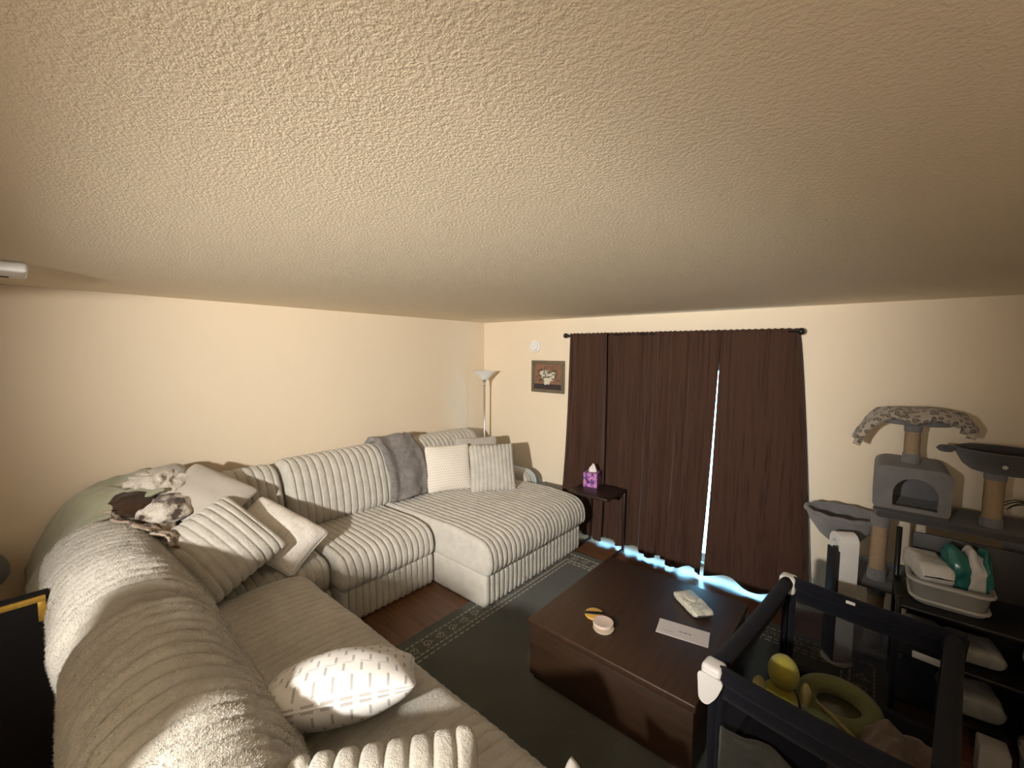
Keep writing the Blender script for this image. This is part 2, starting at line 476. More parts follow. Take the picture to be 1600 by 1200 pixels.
def pile(o, count, length, mat, seed=1, zmin=-.4):
    """short plush fibres standing on a cushion, one object nobody could count"""
    rg = np.random.default_rng(seed); me = o.data
    nv = len(me.vertices); co = np.empty(nv*3); me.vertices.foreach_get('co', co); co = co.reshape(-1, 3)
    npoly = len(me.polygons); ar = np.empty(npoly); me.polygons.foreach_get('area', ar)
    nr = np.empty(npoly*3); me.polygons.foreach_get('normal', nr); nr = nr.reshape(-1, 3)
    quad = np.array([tuple(p.vertices)[:4] if len(p.vertices) == 4 else (0, 0, 0, 0) for p in me.polygons])
    w = ar*(nr[:, 2] > zmin)*(quad.sum(1) > 0); w = w/w.sum()
    f = rg.choice(npoly, count, p=w); a, b = rg.random((2, count, 1))
    q = co[quad[f]]
    p = (q[:, 0]*(1-a)+q[:, 1]*a)*(1-b)+(q[:, 3]*(1-a)+q[:, 2]*a)*b
    n = nr[f]; rnd = rg.normal(size=(count, 3))
    comb = np.array([noise.noise_vector(Vector(x)*7) for x in p])*1.1
    d = n*.75+rnd*.30+comb; d /= np.linalg.norm(d, axis=1)[:, None]
    s = np.cross(d, rg.normal(size=(count, 3))); s /= np.linalg.norm(s, axis=1)[:, None]
    L = length*(.6+.8*rg.random((count, 1))); wd_ = .0011
    V = np.stack([p-s*wd_-n*.001, p+s*wd_-n*.001, p+d*L], 1).reshape(-1, 3)
    F = np.arange(count*3).reshape(-1, 3)
    c = mesh('plush_pile', (V+np.array(WL[o.name])).tolist(), F.tolist(), mat, o, smooth=False, recalc=False)
    c['kind'] = 'stuff'; return c
def pillow(name, center, W, H, w, h, th, mat, parent=None, n=36, ribs=0, ribdir='u', D=.010, wrinkle=.006, power=.42, ear=.03, seed=0.0, pinch=.045):
    """stuffed cushion: W, H = directions of its width and height"""
    W = Vector(W).normalized(); H = (Vector(H)-W*Vector(H).dot(W)).normalized(); Nn = W.cross(H)
    nu = n if not (ribs and ribdir == 'u') else ribs*8
    nv = n if not (ribs and ribdir == 'v') else ribs*8
    def pos(u, v, side):
        pu = 1-pinch*(1-v*v)-.05*abs(v)**14*u*u; pv = 1-pinch*(1-u*u)-.05*abs(u)**14*v*v
        x = u*w/2*pu; y = v*h/2*pv
        k = max(0, (1-u*u)*(1-v*v)); z = th/2*k**power
        if ribs:
            t = ((u if ribdir == 'u' else v)+1)/2*ribs; t = t-math.floor(t)
            pr = D*(1-abs(2*t-1)**4); z += pr*(.35+.65*min(1, k*8)) if k > 0 else 0
            if ribdir == 'u': y += math.copysign(abs(v)**8*pr, v)
            else: x += math.copysign(abs(u)**8*pr, u)
        pt = Vector(center)+W*x+H*y
        wr = noise.noise(pt*9+Vector((seed, side, 0)))*wrinkle*min(1, k*5)+noise.noise(pt*45)*wrinkle*.3*min(1, k*5)
        return pt+Nn*side*(z+wr)
    V = []; idx = {}; UV = []; F = []
    def gv(i, j, side):
        key = (i, j, side if 0 < i < nu and 0 < j < nv else 0)
        if key not in idx:
            u = math.sin((i/nu-.5)*math.pi) if not (ribs and ribdir == 'u') else i/nu*2-1
            v = math.sin((j/nv-.5)*math.pi) if not (ribs and ribdir == 'v') else j/nv*2-1
            idx[key] = len(V); V.append(tuple(pos(u, v, side if key[2] else 1))); UV.append(((u+1)/2, (v+1)/2))
        return idx[key]
    for side in (1, -1):
        for i in range(nu):
            for j in range(nv): F.append((gv(i, j, side), gv(i+1, j, side), gv(i+1, j+1, side), gv(i, j+1, side)))
    o = mesh(name, V, F, mat, parent, uvs=UV)
    edge = []
    for k in range(24): edge.append((-1+k/12, -1))
    for k in range(24): edge.append((1, -1+k/12))
    for k in range(24): edge.append((1-k/12, 1))
    for k in range(24): edge.append((-1, 1-k/12))
    o_edge = [pos(u, v, 1) for u, v in edge]
    return o, o_edge
def sheet(name, fn, nu, nv, mat, parent=None, th=.012, uv=False):
    V = []; UV = []; F = []
    for i in range(nu+1):
        for j in range(nv+1):
            V.append(tuple(fn(i/nu, j/nv))); UV.append((i/nu, j/nv))
    for i in range(nu):
        for j in range(nv):
            a = i*(nv+1)+j; F.append((a, a+nv+1, a+nv+2, a+1))
    o = mesh(name, V, F, mat, parent, uvs=UV if uv else None)
    if th: solidify(o, th)
    return o
def lump(name, center, rad, mat, parent=None, amp=.25, freq=6, sub=5, seed=0.0, ridge=True, rot=0):
    bm = bmesh.new(); bmesh.ops.create_icosphere(bm, subdivisions=sub, radius=1)
    c = Vector(center); cr, sr = math.cos(rot), math.sin(rot)
    for v in bm.verts:
        d = v.co.copy(); p = Vector((d.x*rad[0], d.y*rad[1], d.z*rad[2]))
        f = noise.noise((p*freq)+Vector((seed, seed*.7, 0)))
        f2 = noise.noise((p*freq*2.3)+Vector((0, seed, 0)))
        k = ((1-abs(f)*2)*.6+(1-abs(f2)*2)*.4) if ridge else f+.4*f2
        p *= (1+amp*(k-.3))
        v.co = c+Vector((p.x*cr-p.y*sr, p.x*sr+p.y*cr, p.z))
    return from_bm2(name, bm, mat, parent)
def from_bm2(name, bm, mat, parent):
    o = from_bm(name, bm, mat, parent, False)
    for p in o.data.polygons: p.use_smooth = True
    return o
def lerp_path(P, t):
    t = max(0, min(1, t))*(len(P)-1); i = min(int(t), len(P)-2); f = t-i
    return Vector(P[i]).lerp(Vector(P[i+1]), f)

# ================================================================ the setting
struct(box('floor', (-.12, -8.0, -.10), (5.5, .14, 0), M['floor'], bevel=0))
struct(box('ceiling', (-.12, -8.0, 2.44), (5.5, .14, 2.56), M['ceiling'], bevel=0))
struct(box('wall_left', (-.12, -8.0, 0), (0, .14, 2.44), M['wall'], bevel=0))
struct(box('wall_right', (5.38, -8.0, 0), (5.5, .14, 2.44), M['wall'], bevel=0))
struct(box('wall_back', (0, -8.0, 0), (5.38, -7.88, 2.44), M['wall'], bevel=0))
struct(box('light_blocker_half', (2.40, -4.86, 0), (2.91, -4.76, 1.475), M['wall'], bevel=0))  # added out of view to shade the near sofa back cushions
struct(box('light_blocker_header', (0, -5.06, 2.284), (5.38, -4.96, 2.44), M['wall'], bevel=0))  # added out of view to hold lamp light off the near ceiling
struct(box('light_blocker_side', (3.54, -5.66, 0), (5.38, -5.58, 2.44), M['wall'], bevel=0))  # added out of view beside the lamp, softly dims the right side
DX0, DX1, DZ = 1.74, 3.58, 2.0
struct(boxes('wall_window', [((0, 0, 0), (DX0, .14, 2.44)), ((DX1, 0, 0), (5.38, .14, 2.44)), ((DX0, 0, DZ), (DX1, .14, 2.44))], M['wall'], bevel=0))
struct(box('patio_ground', (-3, .14, -.14), (9, 9, -.02), M['concrete'], bevel=0))
struct(box('baseboard_left', (0, -6.0, 0), (.012, 0, .085), M['white_paint'], bevel=.003))
struct(boxes('baseboard_window', [((.012, -.012, 0), (DX0-.02, 0, .085)), ((DX1+.02, -.012, 0), (5.38, 0, .085))], M['white_paint'], bevel=.003))
# sliding patio door: frame, two panels, panes
wd = thing('window_1', 'white framed sliding patio door behind the brown curtains', 'door', (2.69, .07, 0)); del wd['category']
struct(wd)
boxes('door_frame', [((DX0, .005, 0), (DX0+.045, .13, DZ)), ((DX1-.045, .005, 0), (DX1, .13, DZ)), ((DX0+.045, .005, DZ-.05), (DX1-.045, .13, DZ)), ((DX0+.045, .005, 0), (DX1-.045, .13, .03))], M['white_paint'], wd)
for x0, x1, y0 in ((1.78, 2.72, .006), (2.67, 3.535, .050)):
    sash = boxes('sash', [((x0, y0, .03), (x0+.045, y0+.03, 1.95)), ((x1-.055, y0, .03), (x1, y0+.035, 1.95)), ((x0+.055, y0, 1.89), (x1-.055, y0+.035, 1.95)), ((x0+.055, y0, .03), (x1-.055, y0+.035, .11))], M['white_paint'], wd)
    box('pane', (x0+.05, y0+.013, .105), (x1-.05, y0+.021, 1.895), M['glass'], sash, bevel=0)
# wall outlet
ot = thing('wall_outlet', 'white electrical outlet low on the window wall beside the chaise', 'outlet', (1.03, 0, .335))
box('cover_plate', (.99, -.008, .335), (1.07, 0, .455), M['white_plastic'], ot, .003)
for z in (.365, .41): box('socket', (1.012, -.011, z), (1.048, -.007, z+.03), M['white_plastic'], ot, .004)

# ---------------------------------------------------------------- rug
RX0, RX1, RY0, RY1, RZ = 1.70, 4.30, -3.55, -.57, .012
rug = thing('area_rug', 'dark green area rug with a cream scrollwork border under the coffee table', 'rug', (3.0, -2.0, 0))
box('pile', (RX0, RY0, 0), (RX1, RY1, RZ), M['rug'], rug, .004)
bm = bmesh.new()
def yarn(a, b, h=.003):
    add_box(bm, (a[0], a[1], RZ-.001), (b[0], b[1], RZ+h), 0)
def dash_line(off, d=.028, gap=.014, w=.010):
    x0, x1, y0, y1 = RX0+off, RX1-off, RY0+off, RY1-off
    t = y0
    while t < y1:
        for x in (x0, x1): yarn((x-w/2, t), (x+w/2, min(t+d, y1)))
        t += d+gap
    t = x0
    while t < x1:
        for y in (y0, y1): yarn((t, y-w/2), (min(t+d, x1), y+w/2))
        t += d+gap
dash_line(.085); dash_line(.205, .03, .012); dash_line(.245, .034, .02)
def scroll(cx, cy, ang):
    def arc(r, a0, a1, n, ox=0, oy=0):
        for k in range(n):
            a = a0+(a1-a0)*k/n+ang; b = a0+(a1-a0)*(k+1)/n+ang
            c, s_ = math.cos(ang), math.sin(ang)
            px, py = cx+ox*c-oy*s_, cy+ox*s_+oy*c
            P0 = Vector((px+r*math.cos(a), py+r*math.sin(a), RZ+.003)); P1 = Vector((px+r*math.cos(b), py+r*math.sin(b), RZ+.003))
            d = (P1-P0).normalized(); nn = Vector((-d.y, d.x, 0))*.004
            vs_ = [bm.verts.new(p) for p in (P0-nn, P1-nn, P1+nn, P0+nn)]; bm.faces.new(vs_)
    arc(.026, .4, 5.6, 10); arc(.012, 2.5, 6.8, 6, .012, 0)
    for k in range(3):
        a = k*2.1+1.0; x, y = cx+math.cos(a+ang)*.045, cy+math.sin(a+ang)*.038
        vs_ = [bm.verts.new((x+.008*math.cos(t), y+.006*math.sin(t), RZ+.003)) for t in (0, 1.57, 3.14, 4.71)]; bm.faces.new(vs_)
t = RY0+.19; k = 0
while t < RY1-.15:
    for x in (RX0+.145, RX1-.145): scroll(x, t, (k % 2)*math.pi+.5)
    t += .115; k += 1
t = RX0+.26
while t < RX1-.2:
    for y in (RY0+.145, RY1-.145): scroll(t, y, (k % 2)*math.pi+2.07)
    t += .115; k += 1
o = from_bm('border_pattern', bm, M['rug_cream'], rug); o['kind'] = 'stuff'; o['label'] = 'cream scroll and dash border'

# ================================================================ sectional sofa (modules)
SZ = .018   # underside of the bases
# -- chaise at the window end
ch = thing('sofa_chaise', 'wide pale corduroy chaise section of the sofa beside the window curtains', 'sofa', (1.0, -1.2, 0))
ribbed('base', [(.08, SZ), (1.87, SZ), (1.87, .285), (.08, .285)], [.02, .035, .03, .02], -1.895, -.50, 'y', M['cord_dark'], ch, .055, .014, .015, seed=1)
ribbed('seat_cushion', [(.36, .285), (1.90, .285), (1.925, .40), (1.87, .535), (1.55, .565), (.36, .53)], [.03, .05, .06, .11, .1, .03], -1.905, -.455, 'y', M['cord'], ch, .0555, .015, .035, bulge=.004, seed=2)
ribbed('back_cushion', [(.06, .50), (.52, .545), (.50, .75), (.40, 1.0), (.30, 1.075), (.12, 1.06), (.05, .8)], [.05, .06, .08, .09, .09, .06, .05], -1.60, -.50, 'y', M['cord'], ch, .062, .014, .07, bulge=.01, seed=3)
ribbed('arm', [(.08, SZ), (1.10, SZ), (1.13, .55), (1.06, .635), (.08, .65)], [.02, .03, .1, .08, .05], -.46, -.24, 'y', M['cord'], ch, .055, .014, .05, seed=4)
for x, y in ((.16, -1.8), (.16, -.6), (1.6, -1.8), (1.6, -.6)): box('foot', (x-.03, y-.03, 0), (x+.03, y+.03, SZ+.02), M['black_plastic'], ch, .003)
# -- armless middle
mo = thing('sofa_middle_section', 'pale corduroy armless sofa section between the chaise and the corner', 'sofa', (.7, -2.35, 0))
ribbed('base', [(.08, SZ), (1.25, SZ), (1.25, .285), (.08, .285)], [.02, .03, .03, .02], -2.76, -1.915, 'y', M['cord_dark'], mo, .0555, .014, .015, seed=5)
ribbed('seat_cushion', [(.36, .285), (1.27, .285), (1.295, .39), (1.24, .515), (1.0, .545), (.36, .52)], [.03, .05, .06, .11, .1, .03], -2.765, -1.925, 'y', M['cord'], mo, .0555, .015, .03, bulge=.004, seed=6)
ribbed('back_cushion', [(.06, .50), (.52, .535), (.50, .75), (.41, 1.0), (.31, 1.085), (.12, 1.07), (.05, .8)], [.05, .06, .08, .09, .09, .06, .05], -2.79, -1.615, 'y', M['cord'], mo, .066, .015, .06, bulge=.006, seed=7)
for x, y in ((.16, -2.66), (.16, -2.0), (1.1, -2.66), (1.1, -2.0)): box('foot', (x-.03, y-.03, 0), (x+.03, y+.03, SZ+.02), M['black_plastic'], mo, .003)
# -- corner
co = thing('sofa_corner_section', 'pale corduroy corner sofa section buried under pillows and blankets', 'sofa', (.6, -3.4, 0))
ribbed('base', [(.08, SZ), (1.16, SZ), (1.16, .285), (.08, .285)], [.02, .03, .03, .02], -4.12, -2.775, 'y', M['cord_dark'], co, .0555, .012, .03, seed=8)
ribbed('seat_cushion', [(.36, .285), (1.15, .285), (1.17, .40), (1.14, .50), (.9, .525), (.36, .51)], [.03, .04, .05, .06, .1, .03], -3.62, -2.78, 'y', M['cord'], co, .06, .010, .05, bulge=.004, seed=9)
ribbed('back_cushion', [(.06, .50), (.50, .53), (.47, .75), (.39, .97), (.30, 1.06), (.12, 1.05), (.05, .8)], [.05, .06, .08, .09, .09, .06, .05], -3.56, -2.81, 'y', M['cord'], co, .064, .014, .06, bulge=.006, seed=10)
box('back_frame', (.06, -4.14, .285), (.62, -3.96, .80), M['cord_dark'], co, .04, 4)
for x, y in ((.16, -4.0), (.16, -2.9), (1.05, -4.0), (1.05, -2.9)): box('foot', (x-.03, y-.03, 0), (x+.03, y+.03, SZ+.02), M['black_plastic'], co, .003)
# -- near run towards the camera
ne = thing('sofa_near_section', 'pale corduroy sofa section nearest the camera with two puffy back cushions', 'sofa', (2.2, -3.5, 0))
ribbed('base', [(-4.12, SZ), (-2.985, SZ), (-2.985, .285), (-4.12, .285)], [.02, .03, .03, .02], 1.175, 3.45, 'x', M['cord_dark'], ne, .0565, .013, .03, seed=11, step=.035)
ribbed('seat_cushion', [(-3.70, .285), (-2.96, .285), (-2.935, .39), (-2.985, .50), (-3.2, .535), (-3.70, .52)], [.03, .05, .06, .10, .1, .03], 1.18, 3.46, 'x', M['cord'], ne, .057, .006, .03, bulge=.003, seed=12)
box('back_frame', (.64, -4.14, .285), (3.44, -3.99, .60), M['cord_dark'], ne, .04, 4)
nb = [(-4.10, .50), (-3.62, .54), (-3.60, .68), (-3.72, .90), (-3.86, 1.005), (-4.03, 1.0), (-4.16, .86), (-4.15, .62)]
nbr = [.06, .06, .08, .1, .09, .09, .08, .06]
nb2 = [(a, b+.01) for a, b in nb]
bc1 = ribbed('back_cushion', nb, nbr, .56, 1.80, 'x', M['cord'], ne, .066, .019, .14, bulge=.012, seed=13, wob=.007, sag=.02)
bc2 = ribbed('back_cushion', nb2, nbr, 1.80, 2.98, 'x', M['cord'], ne, .068, .020, .12, bulge=.010, seed=14, wob=.007, sag=.02, tilt=-.15)
pile(bc1, 70000, .008, M['cord'], 1); pile(bc2, 70000, .008, M['cord'], 2)
for x in (1.3, 2.3, 3.35):
    for y in (-4.02, -3.1): box('foot', (x-.03, y-.03, 0), (x+.03, y+.03, SZ+.02), M['black_plastic'], ne, .003)

# ================================================================ pillows
def pil(name, label, *a, piping=None, group='sofa throw pillows', **k):
    root = thing(name, label, 'pillow', a[0], group)
    body, edge = pillow('cover', *a, parent=root, **k)
    zmin = min((body.matrix_basis @ v.co).z for v in body.data.vertices)+0
    if piping: tube('piping', edge, .0055, piping, root, 6, True)
    return root
pil('corduroy_pillow', 'pale corduroy throw pillow propped at the window end of the chaise', (1.01, -.90, .79), (.52, .72, 0), (-.33, .22, .95), .50, .50, .17, M['cord'], ribs=11, ribdir='u', D=.012, seed=3)
pil('dotted_pillow', 'cream pillow with tiny brown dots standing on the chaise', (.66, -1.22, .79), (.42, .86, 0), (-.32, .12, .95), .50, .50, .16, M['dots'], seed=5)
pil('grey_pillow', 'plain grey pillow tucked behind the corduroy and dotted pillows', (.68, -.80, .83), (.50, .80, .0), (-.35, .2, .92), .50, .48, .13, M['grey_back_cushion'], seed=9)
pil('grey_pillow', 'smooth light grey pillow tossed on top of the corner pile', (.60, -3.40, 1.02), (.62, .62, -.42), (-.62, .36, .42), .50, .46, .15, M['grey_cushion'], seed=11, ear=.06)
pil('corduroy_pillow', 'large corduroy pillow leaning on the near back cushion beside the corner pile', (1.02, -3.44, .80), (.62, .33, -.42), (-.50, .72, .47), .56, .56, .24, M['cord'], ribs=10, ribdir='v', D=.012, seed=13)
pil('white_pillow', 'crinkled white pillow leaning in the corner below the grey pillow', (.88, -3.05, .715), (.49, .34, -.28), (-.50, .45, .48), .60, .40, .25, M['white_crinkle'], piping=M['white_cloth'], seed=17, wrinkle=.012)
pil('white_pillow', 'bright white pillow stitched with grey dashes on the near sofa seat', (2.49, -3.40, .655), (.565, .825, .03), (-.74, .48, -.36), .62, .42, .26, M['dash'], piping=M['white_cloth'], seed=19, wrinkle=.008, power=.5)
pil('corduroy_pillow', 'corduroy pillow nearest the camera at the bottom edge of the photo', (3.08, -3.57, .60), (.60, .80, .0), (-.35, .22, .75), .60, .44, .24, M['cord'], ribs=8, ribdir='u', D=.022, seed=23)

# ================================================================ blankets
def grey_drape(u, v):
    P = [(.10, 0, .90), (.13, 0, 1.06), (.24, 0, 1.155), (.36, 0, 1.15), (.49, 0, 1.03), (.565, 0, .84), (.605, 0, .66), (.64, 0, .585)]
    p = lerp_path(P, v); y = -1.90+.46*u
    y += .02*math.sin(v*9+1)*(.3+v)
    f = .022*math.sin(u*11+v*2.5)+.045*fbm((u*.6+3, v*1.5, 0), 2.6, 3)*(.2+v)
    p = p+Vector((f*.8, 0, f*.4))
    if u < .08 or u > .92:
        e = (min(u, 1-u)/.08); p.x -= (1-e)*.05
    return (p.x, y+.02*fbm((v*2, u, 4), 2), p.z)
tag(solidify(sheet('throw_blanket', grey_drape, 40, 60, M['grey_throw'], th=0), .035, -.5), 'fuzzy charcoal grey throw blanket hung over the sofa back', 'blanket')
def green_drape(u, v):
    x = .035+.60*u; y = -3.62-.62*v
    d = max(0, v-.50)/.50
    z = 1.16-.10*v-.45*d**1.7-.05*max(0, u-.6)/.4
    z += .035*math.sin(u*7+v*9)*(.3+.7*v)+.03*fbm((u*2, v*2, 1), 1.7, 3)
    return (x, y, max(z, .60))
tag(solidify(sheet('throw_blanket', green_drape, 44, 54, M['green_throw'], th=0), .02, -.5), 'sage green fleece blanket spread over the sofa corner by the wall', 'blanket')
dk = thing('dark_cushion', 'dark grey cushion corner below the green blanket at the left edge', 'cushion', (.34, -4.40, .62))
lump('cover', (.34, -4.42, .78), (.16, .13, .11), M['dark_throw'], dk, .12, 4, 4, 4.0, False)
fb = thing('fur_blanket', 'crumpled brown and white faux fur throw heaped in the sofa corner', 'blanket', (.5, -3.68, .95))
lump('white_fold', (.40, -3.62, 1.12), (.16, .15, .085), M['white_fur'], fb, .45, 8, 5, 2.0)['label'] = 'cream fleece fold'
lump('brown_fold', (.52, -3.76, 1.05), (.17, .13, .085), M['brown_satin'], fb, .22, 6, 5, 5.0)['label'] = 'dark brown satiny fold'
lump('fur_fold', (.63, -3.63, 1.00), (.15, .15, .085), M['fur'], fb, .35, 7, 5, 8.0)['label'] = 'shaggy grey and white fur fold'
lump('grey_fold', (.33, -3.55, 1.17), (.12, .10, .05), M['grey_back_cushion'], fb, .4, 8, 4, 3.0)
lp = thing('leopard_blanket', 'leopard print blanket edge under the brown and white fur throw', 'blanket', (.75, -3.72, .9))
def leo(u, v):
    p = Vector((.60, -3.86, 1.03)).lerp(Vector((1.05, -3.62, .90)), u)+Vector((-.10, .20, -.12))*(v-.3)
    p.z += .03*math.sin(u*17)*(.4+.6*v)+.03*fbm((u*3, v*2, 7), 2, 3); p.y += .02*math.sin(u*23+v*4)
    return p
solidify(sheet('print_cloth', leo, 60, 16, M['leopard'], lp, th=0), .014, 0)
def wc(u, v):
    p = Vector((3.37, -3.13, .565))+Vector((-.02, .165, -.008))*u+Vector((.16, -.03, .0))*v
    p.z += .015*math.sin(u*8+v*6); return p
tag(solidify(sheet('burp_cloth', wc, 14, 14, M['white_cloth'], th=0), .02, 0), 'white folded cloth on the near sofa seat edge at the bottom', 'cloth')

# ================================================================ gold-edged dark panel behind the near sofa
gp = thing('gold_edged_screen', 'dark panel with a gold border standing behind the near sofa', 'picture', (1.2, -4.45, 0))
box('backing', (1.16, -4.80, 0), (1.20, -4.165, .905), M['dark_board'], gp, .004)
for a, b in (((1.19, -4.80, .865), (1.212, -4.175, .893)), ((1.19, -4.203, .77), (1.212, -4.175, .865))):
    box('gold_border', a, b, M['gold'], gp, .004)

# ================================================================ curtains
rod = thing('curtain_rod', 'thin black curtain rod with ball finials above the patio door', 'curtain rod', (2.52, -.095, 2.2))
tube('pole', [(1.42, -.095, 2.238), (3.62, -.095, 2.232)], .008, M['black_metal'], rod, 12)
for x, z in ((1.395, 2.238), (3.645, 2.232)):
    lathe('finial', [(.002, -.028), (.012, -.026), (.022, -.016), (.027, 0), (.022, .016), (.012, .026), (.002, .028)], (x, -.095, z), M['black_metal'], rod, 20)
for x in (1.44, 3.60): box('bracket', (x-.006, -.10, 2.222), (x+.006, 0, 2.232), M['black_metal'], rod, .002)
def curtain(label, x0t, x1t, x0b, x1b, yo, amp, seed, freq=11, flare=.09, hem=.038, tuck=None):
    def fn(u, v):
        xt = x0t+(x1t-x0t)*u; xb = x0b+(x1b-x0b)*u
        k = v**.8; x = xt*(1-k)+xb*k
        z = 2.258-(2.258-hem)*v
        s_ = xt*1.0
        f1 = noise.noise(Vector((s_*freq, seed, v*.35))); f2 = noise.noise(Vector((s_*freq*2.6, seed+5, v*.6)))
        f3 = math.sin(s_*19+seed+1.4*noise.noise(Vector((s_*3, seed, 2))))
        A = amp*(.30+.70*min(1, v*2.5))
        y = -.112+yo-flare*v**2.2+A*(2.0*f1+.9*f2)+.035*f3*v**4
        g = max(0, 1-v/.04)
        y += g*.005*math.sin(s_*150); z += (.004*math.sin(s_*131) if v < .012 else 0)
        z += .016*f3*v**8
        if tuck:
            y += tuck*max(0, (u-.8)/.2)**2
        return (x+A*.5*f2, min(y, -.03), z)
    n = int((x1t-x0t)*110)
    c = sheet('window_curtain', fn, n, 56, M['curtain'], th=0)
    solidify(c, .0015, 0)
    return tag(c, label, 'curtain', 'brown curtain panels')
curtain('leftmost brown curtain panel hanging beside the framed floral picture', 1.492, 1.95, 1.445, 1.99, -.036, .030, 1.0)
curtain('brown curtain panel behind the small end table, second from the picture', 1.90, 2.53, 1.94, 2.55, .012, .030, 2.0)
curtain('brown curtain panel just left of the bright slit of daylight', 2.49, 3.064, 2.50, 2.997, -.008, .030, 3.0)
curtain('wide flat brown curtain panel right of the slit beside the cat tree', 3.055, 3.625, 3.024, 3.81, .004, .013, 4.0, 8, tuck=.08)

# ================================================================ window wall: picture, round alarm
pc = thing('framed_picture', 'small framed painting of white flowers in a bowl on the window wall', 'picture', (1.08, 0, 1.55))
PX0, PX1, PZ0, PZ1 = .845, 1.335, 1.555, 1.945
def frame_mat():
    return plain('olive_gold_frame', (.15, .12, .075), .5, var=.2, vscale=30)
M['pframe'] = frame_mat()
for a, b in (((PX0, -.022, PZ0), (PX1, 0, PZ0+.042)), ((PX0, -.022, PZ1-.042), (PX1, 0, PZ1)), ((PX0, -.022, PZ0+.042), (PX0+.042, 0, PZ1-.042)), ((PX1-.042, -.022, PZ0+.042), (PX1, 0, PZ1-.042))):
    box('frame_bar', a, b, M['pframe'], pc, .005)
M['art_bg'] = plain('art_russet', (.26, .135, .08), .7, var=.25, vscale=12)
M['art_table'] = plain('art_dark_table', (.035, .025, .028), .6, var=.2)
M['art_white'] = plain('art_cream', (.62, .58, .48), .7, var=.1)
M['art_leaf'] = plain('art_dark_leaf', (.06, .055, .03), .7, var=.2)
cv = box('canvas', (PX0+.04, -.012, PZ0+.04), (PX1-.04, -.004, PZ1-.04), M['art_bg'], pc, 0)
box('painted_table', (PX0+.04, -.0135, PZ0+.04), (PX1-.04, -.0115, PZ0+.105), M['art_table'], cv, 0)
def disc2d(bm, cx, cz, rx, rz, y, n=14, ang=0):
    vs_ = []; y -= len(bm.verts)*.000002
    for k in range(n):
        a = 2*math.pi*k/n; dx, dz = rx*math.cos(a), rz*math.sin(a)
        vs_.append(bm.verts.new((cx+dx*math.cos(ang)-dz*math.sin(ang), y, cz+dx*math.sin(ang)+dz*math.cos(ang))))
    bm.faces.new(vs_)
bm = bmesh.new(); cx, cz = (PX0+PX1)/2, (PZ0+PZ1)/2
for dx, dz, r in ((-.075, .04, .042), (.07, .03, .045), (-.02, .05, .045), (-.045, -.005, .045), (.03, -.0, .045), (0, -.045, .05), (.065, -.02, .038), (-.01, -.08, .042)): disc2d(bm, cx+dx, cz+dz, r, r*.75, -.0145)
from_bm('painted_flowers', bm, M['art_white'], cv)
bm = bmesh.new(); rr = random.Random(4)
for k in range(52):
    a = rr.uniform(-.5, math.pi+.5); r = rr.uniform(.07, .18) if k > 13 else rr.uniform(.01, .085); disc2d(bm, cx+r*1.0*math.cos(a), cz-.01+r*.72*math.sin(a), .021 if k > 13 else .017, .006, -.0155, 8, a+rr.uniform(-.7, .7))
from_bm('painted_leaves', bm, M['art_leaf'], cv)
bm = bmesh.new(); disc2d(bm, cx, cz-.115, .04, .022, -.0150); from_bm('painted_bowl', bm, M['art_table'], cv)
al = thing('smoke_alarm', 'round white alarm on the window wall above the framed picture', 'alarm', (.895, 0, 2.03))
rotx = lambda v: Vector((v.x, -v.z, v.y))
lathe('base', [(.002, 0), (.078, 0), (.078, .018), (.074, .024), (.002, .024)], (.895, 0, 2.118), M['white_plastic'], al, 36, rotx)
lathe('cap', [(.002, .024), (.060, .024), (.058, .046), (.05, .052), (.002, .053)], (.888, 0, 2.118), M['white_plastic'], al, 36, rotx)

# ceiling fixture at the left edge
cf = thing('ceiling_box', 'white slotted unit mounted on the ceiling at the left edge', 'ceiling unit', (.95, -4.35, 2.385))
box('housing', (.82, -4.70, 2.393), (1.13, -4.15, 2.44), M['white_plastic'], cf, .014, 3)
box('slot', (.875, -4.68, 2.389), (.90, -4.21, 2.395), M['black_plastic'], cf, .001)
lathe('screw', [(.001, 0), (.005, 0), (.005, .004), (.001, .004)], (1.0, -4.165, 2.40), M['black_plastic'], cf, 10)

# ================================================================ floor lamp in the corner
LX, LY = .27, -.27
fl = thing('floor_lamp', 'unlit torchiere floor lamp with frosted bowl in the room corner', 'lamp', (LX, LY, 0))
lathe('lamp_base', [(.002, 0), (.13, 0), (.13, .012), (.11, .022), (.03, .03), (.002, .03)], (LX, LY, 0), M['chrome'], fl)
tube('pole', [(LX, LY, .025), (LX, LY, .9), (LX, LY, 1.64)], .0125, M['chrome'], fl, 14)
lathe('collar', [(.002, 0), (.014, 0), (.020, .012), (.016, .03), (.022, .05), (.030, .075), (.034, .085), (.002, .085)], (LX, LY, 1.605), M['chrome'], fl, 20)
lathe('lamp_shade', [(.030, 0), (.040, .004), (.062, .022), (.095, .058), (.130, .090), (.160, .108), (.163, .112), (.157, .112), (.125, .096), (.090, .065), (.055, .028), (.030, .010)], (LX, LY, 1.685), M['frosted'], fl, 40)

# ================================================================ coffee table
ct = thing('coffee_table', 'low dark espresso box coffee table on the green rug', 'table', (3.06, -1.68, 0))
TX0, TX1, TY0, TY1 = 2.56, 3.565, -2.225, -1.15
box('tabletop', (TX0, TY0, .362), (TX1, TY1, .402), M['table'], ct, .008, 3)
box('body', (TX0+.012, TY0+.012, .045), (TX1-.012, TY1-.012, .362), M['table_body'], ct, .004)
boxes('plinth', [((TX0+.03, TY0+.03, RZ), (TX1-.03, TY1-.03, .045))], M['table'], ct, .002)
TT = .402
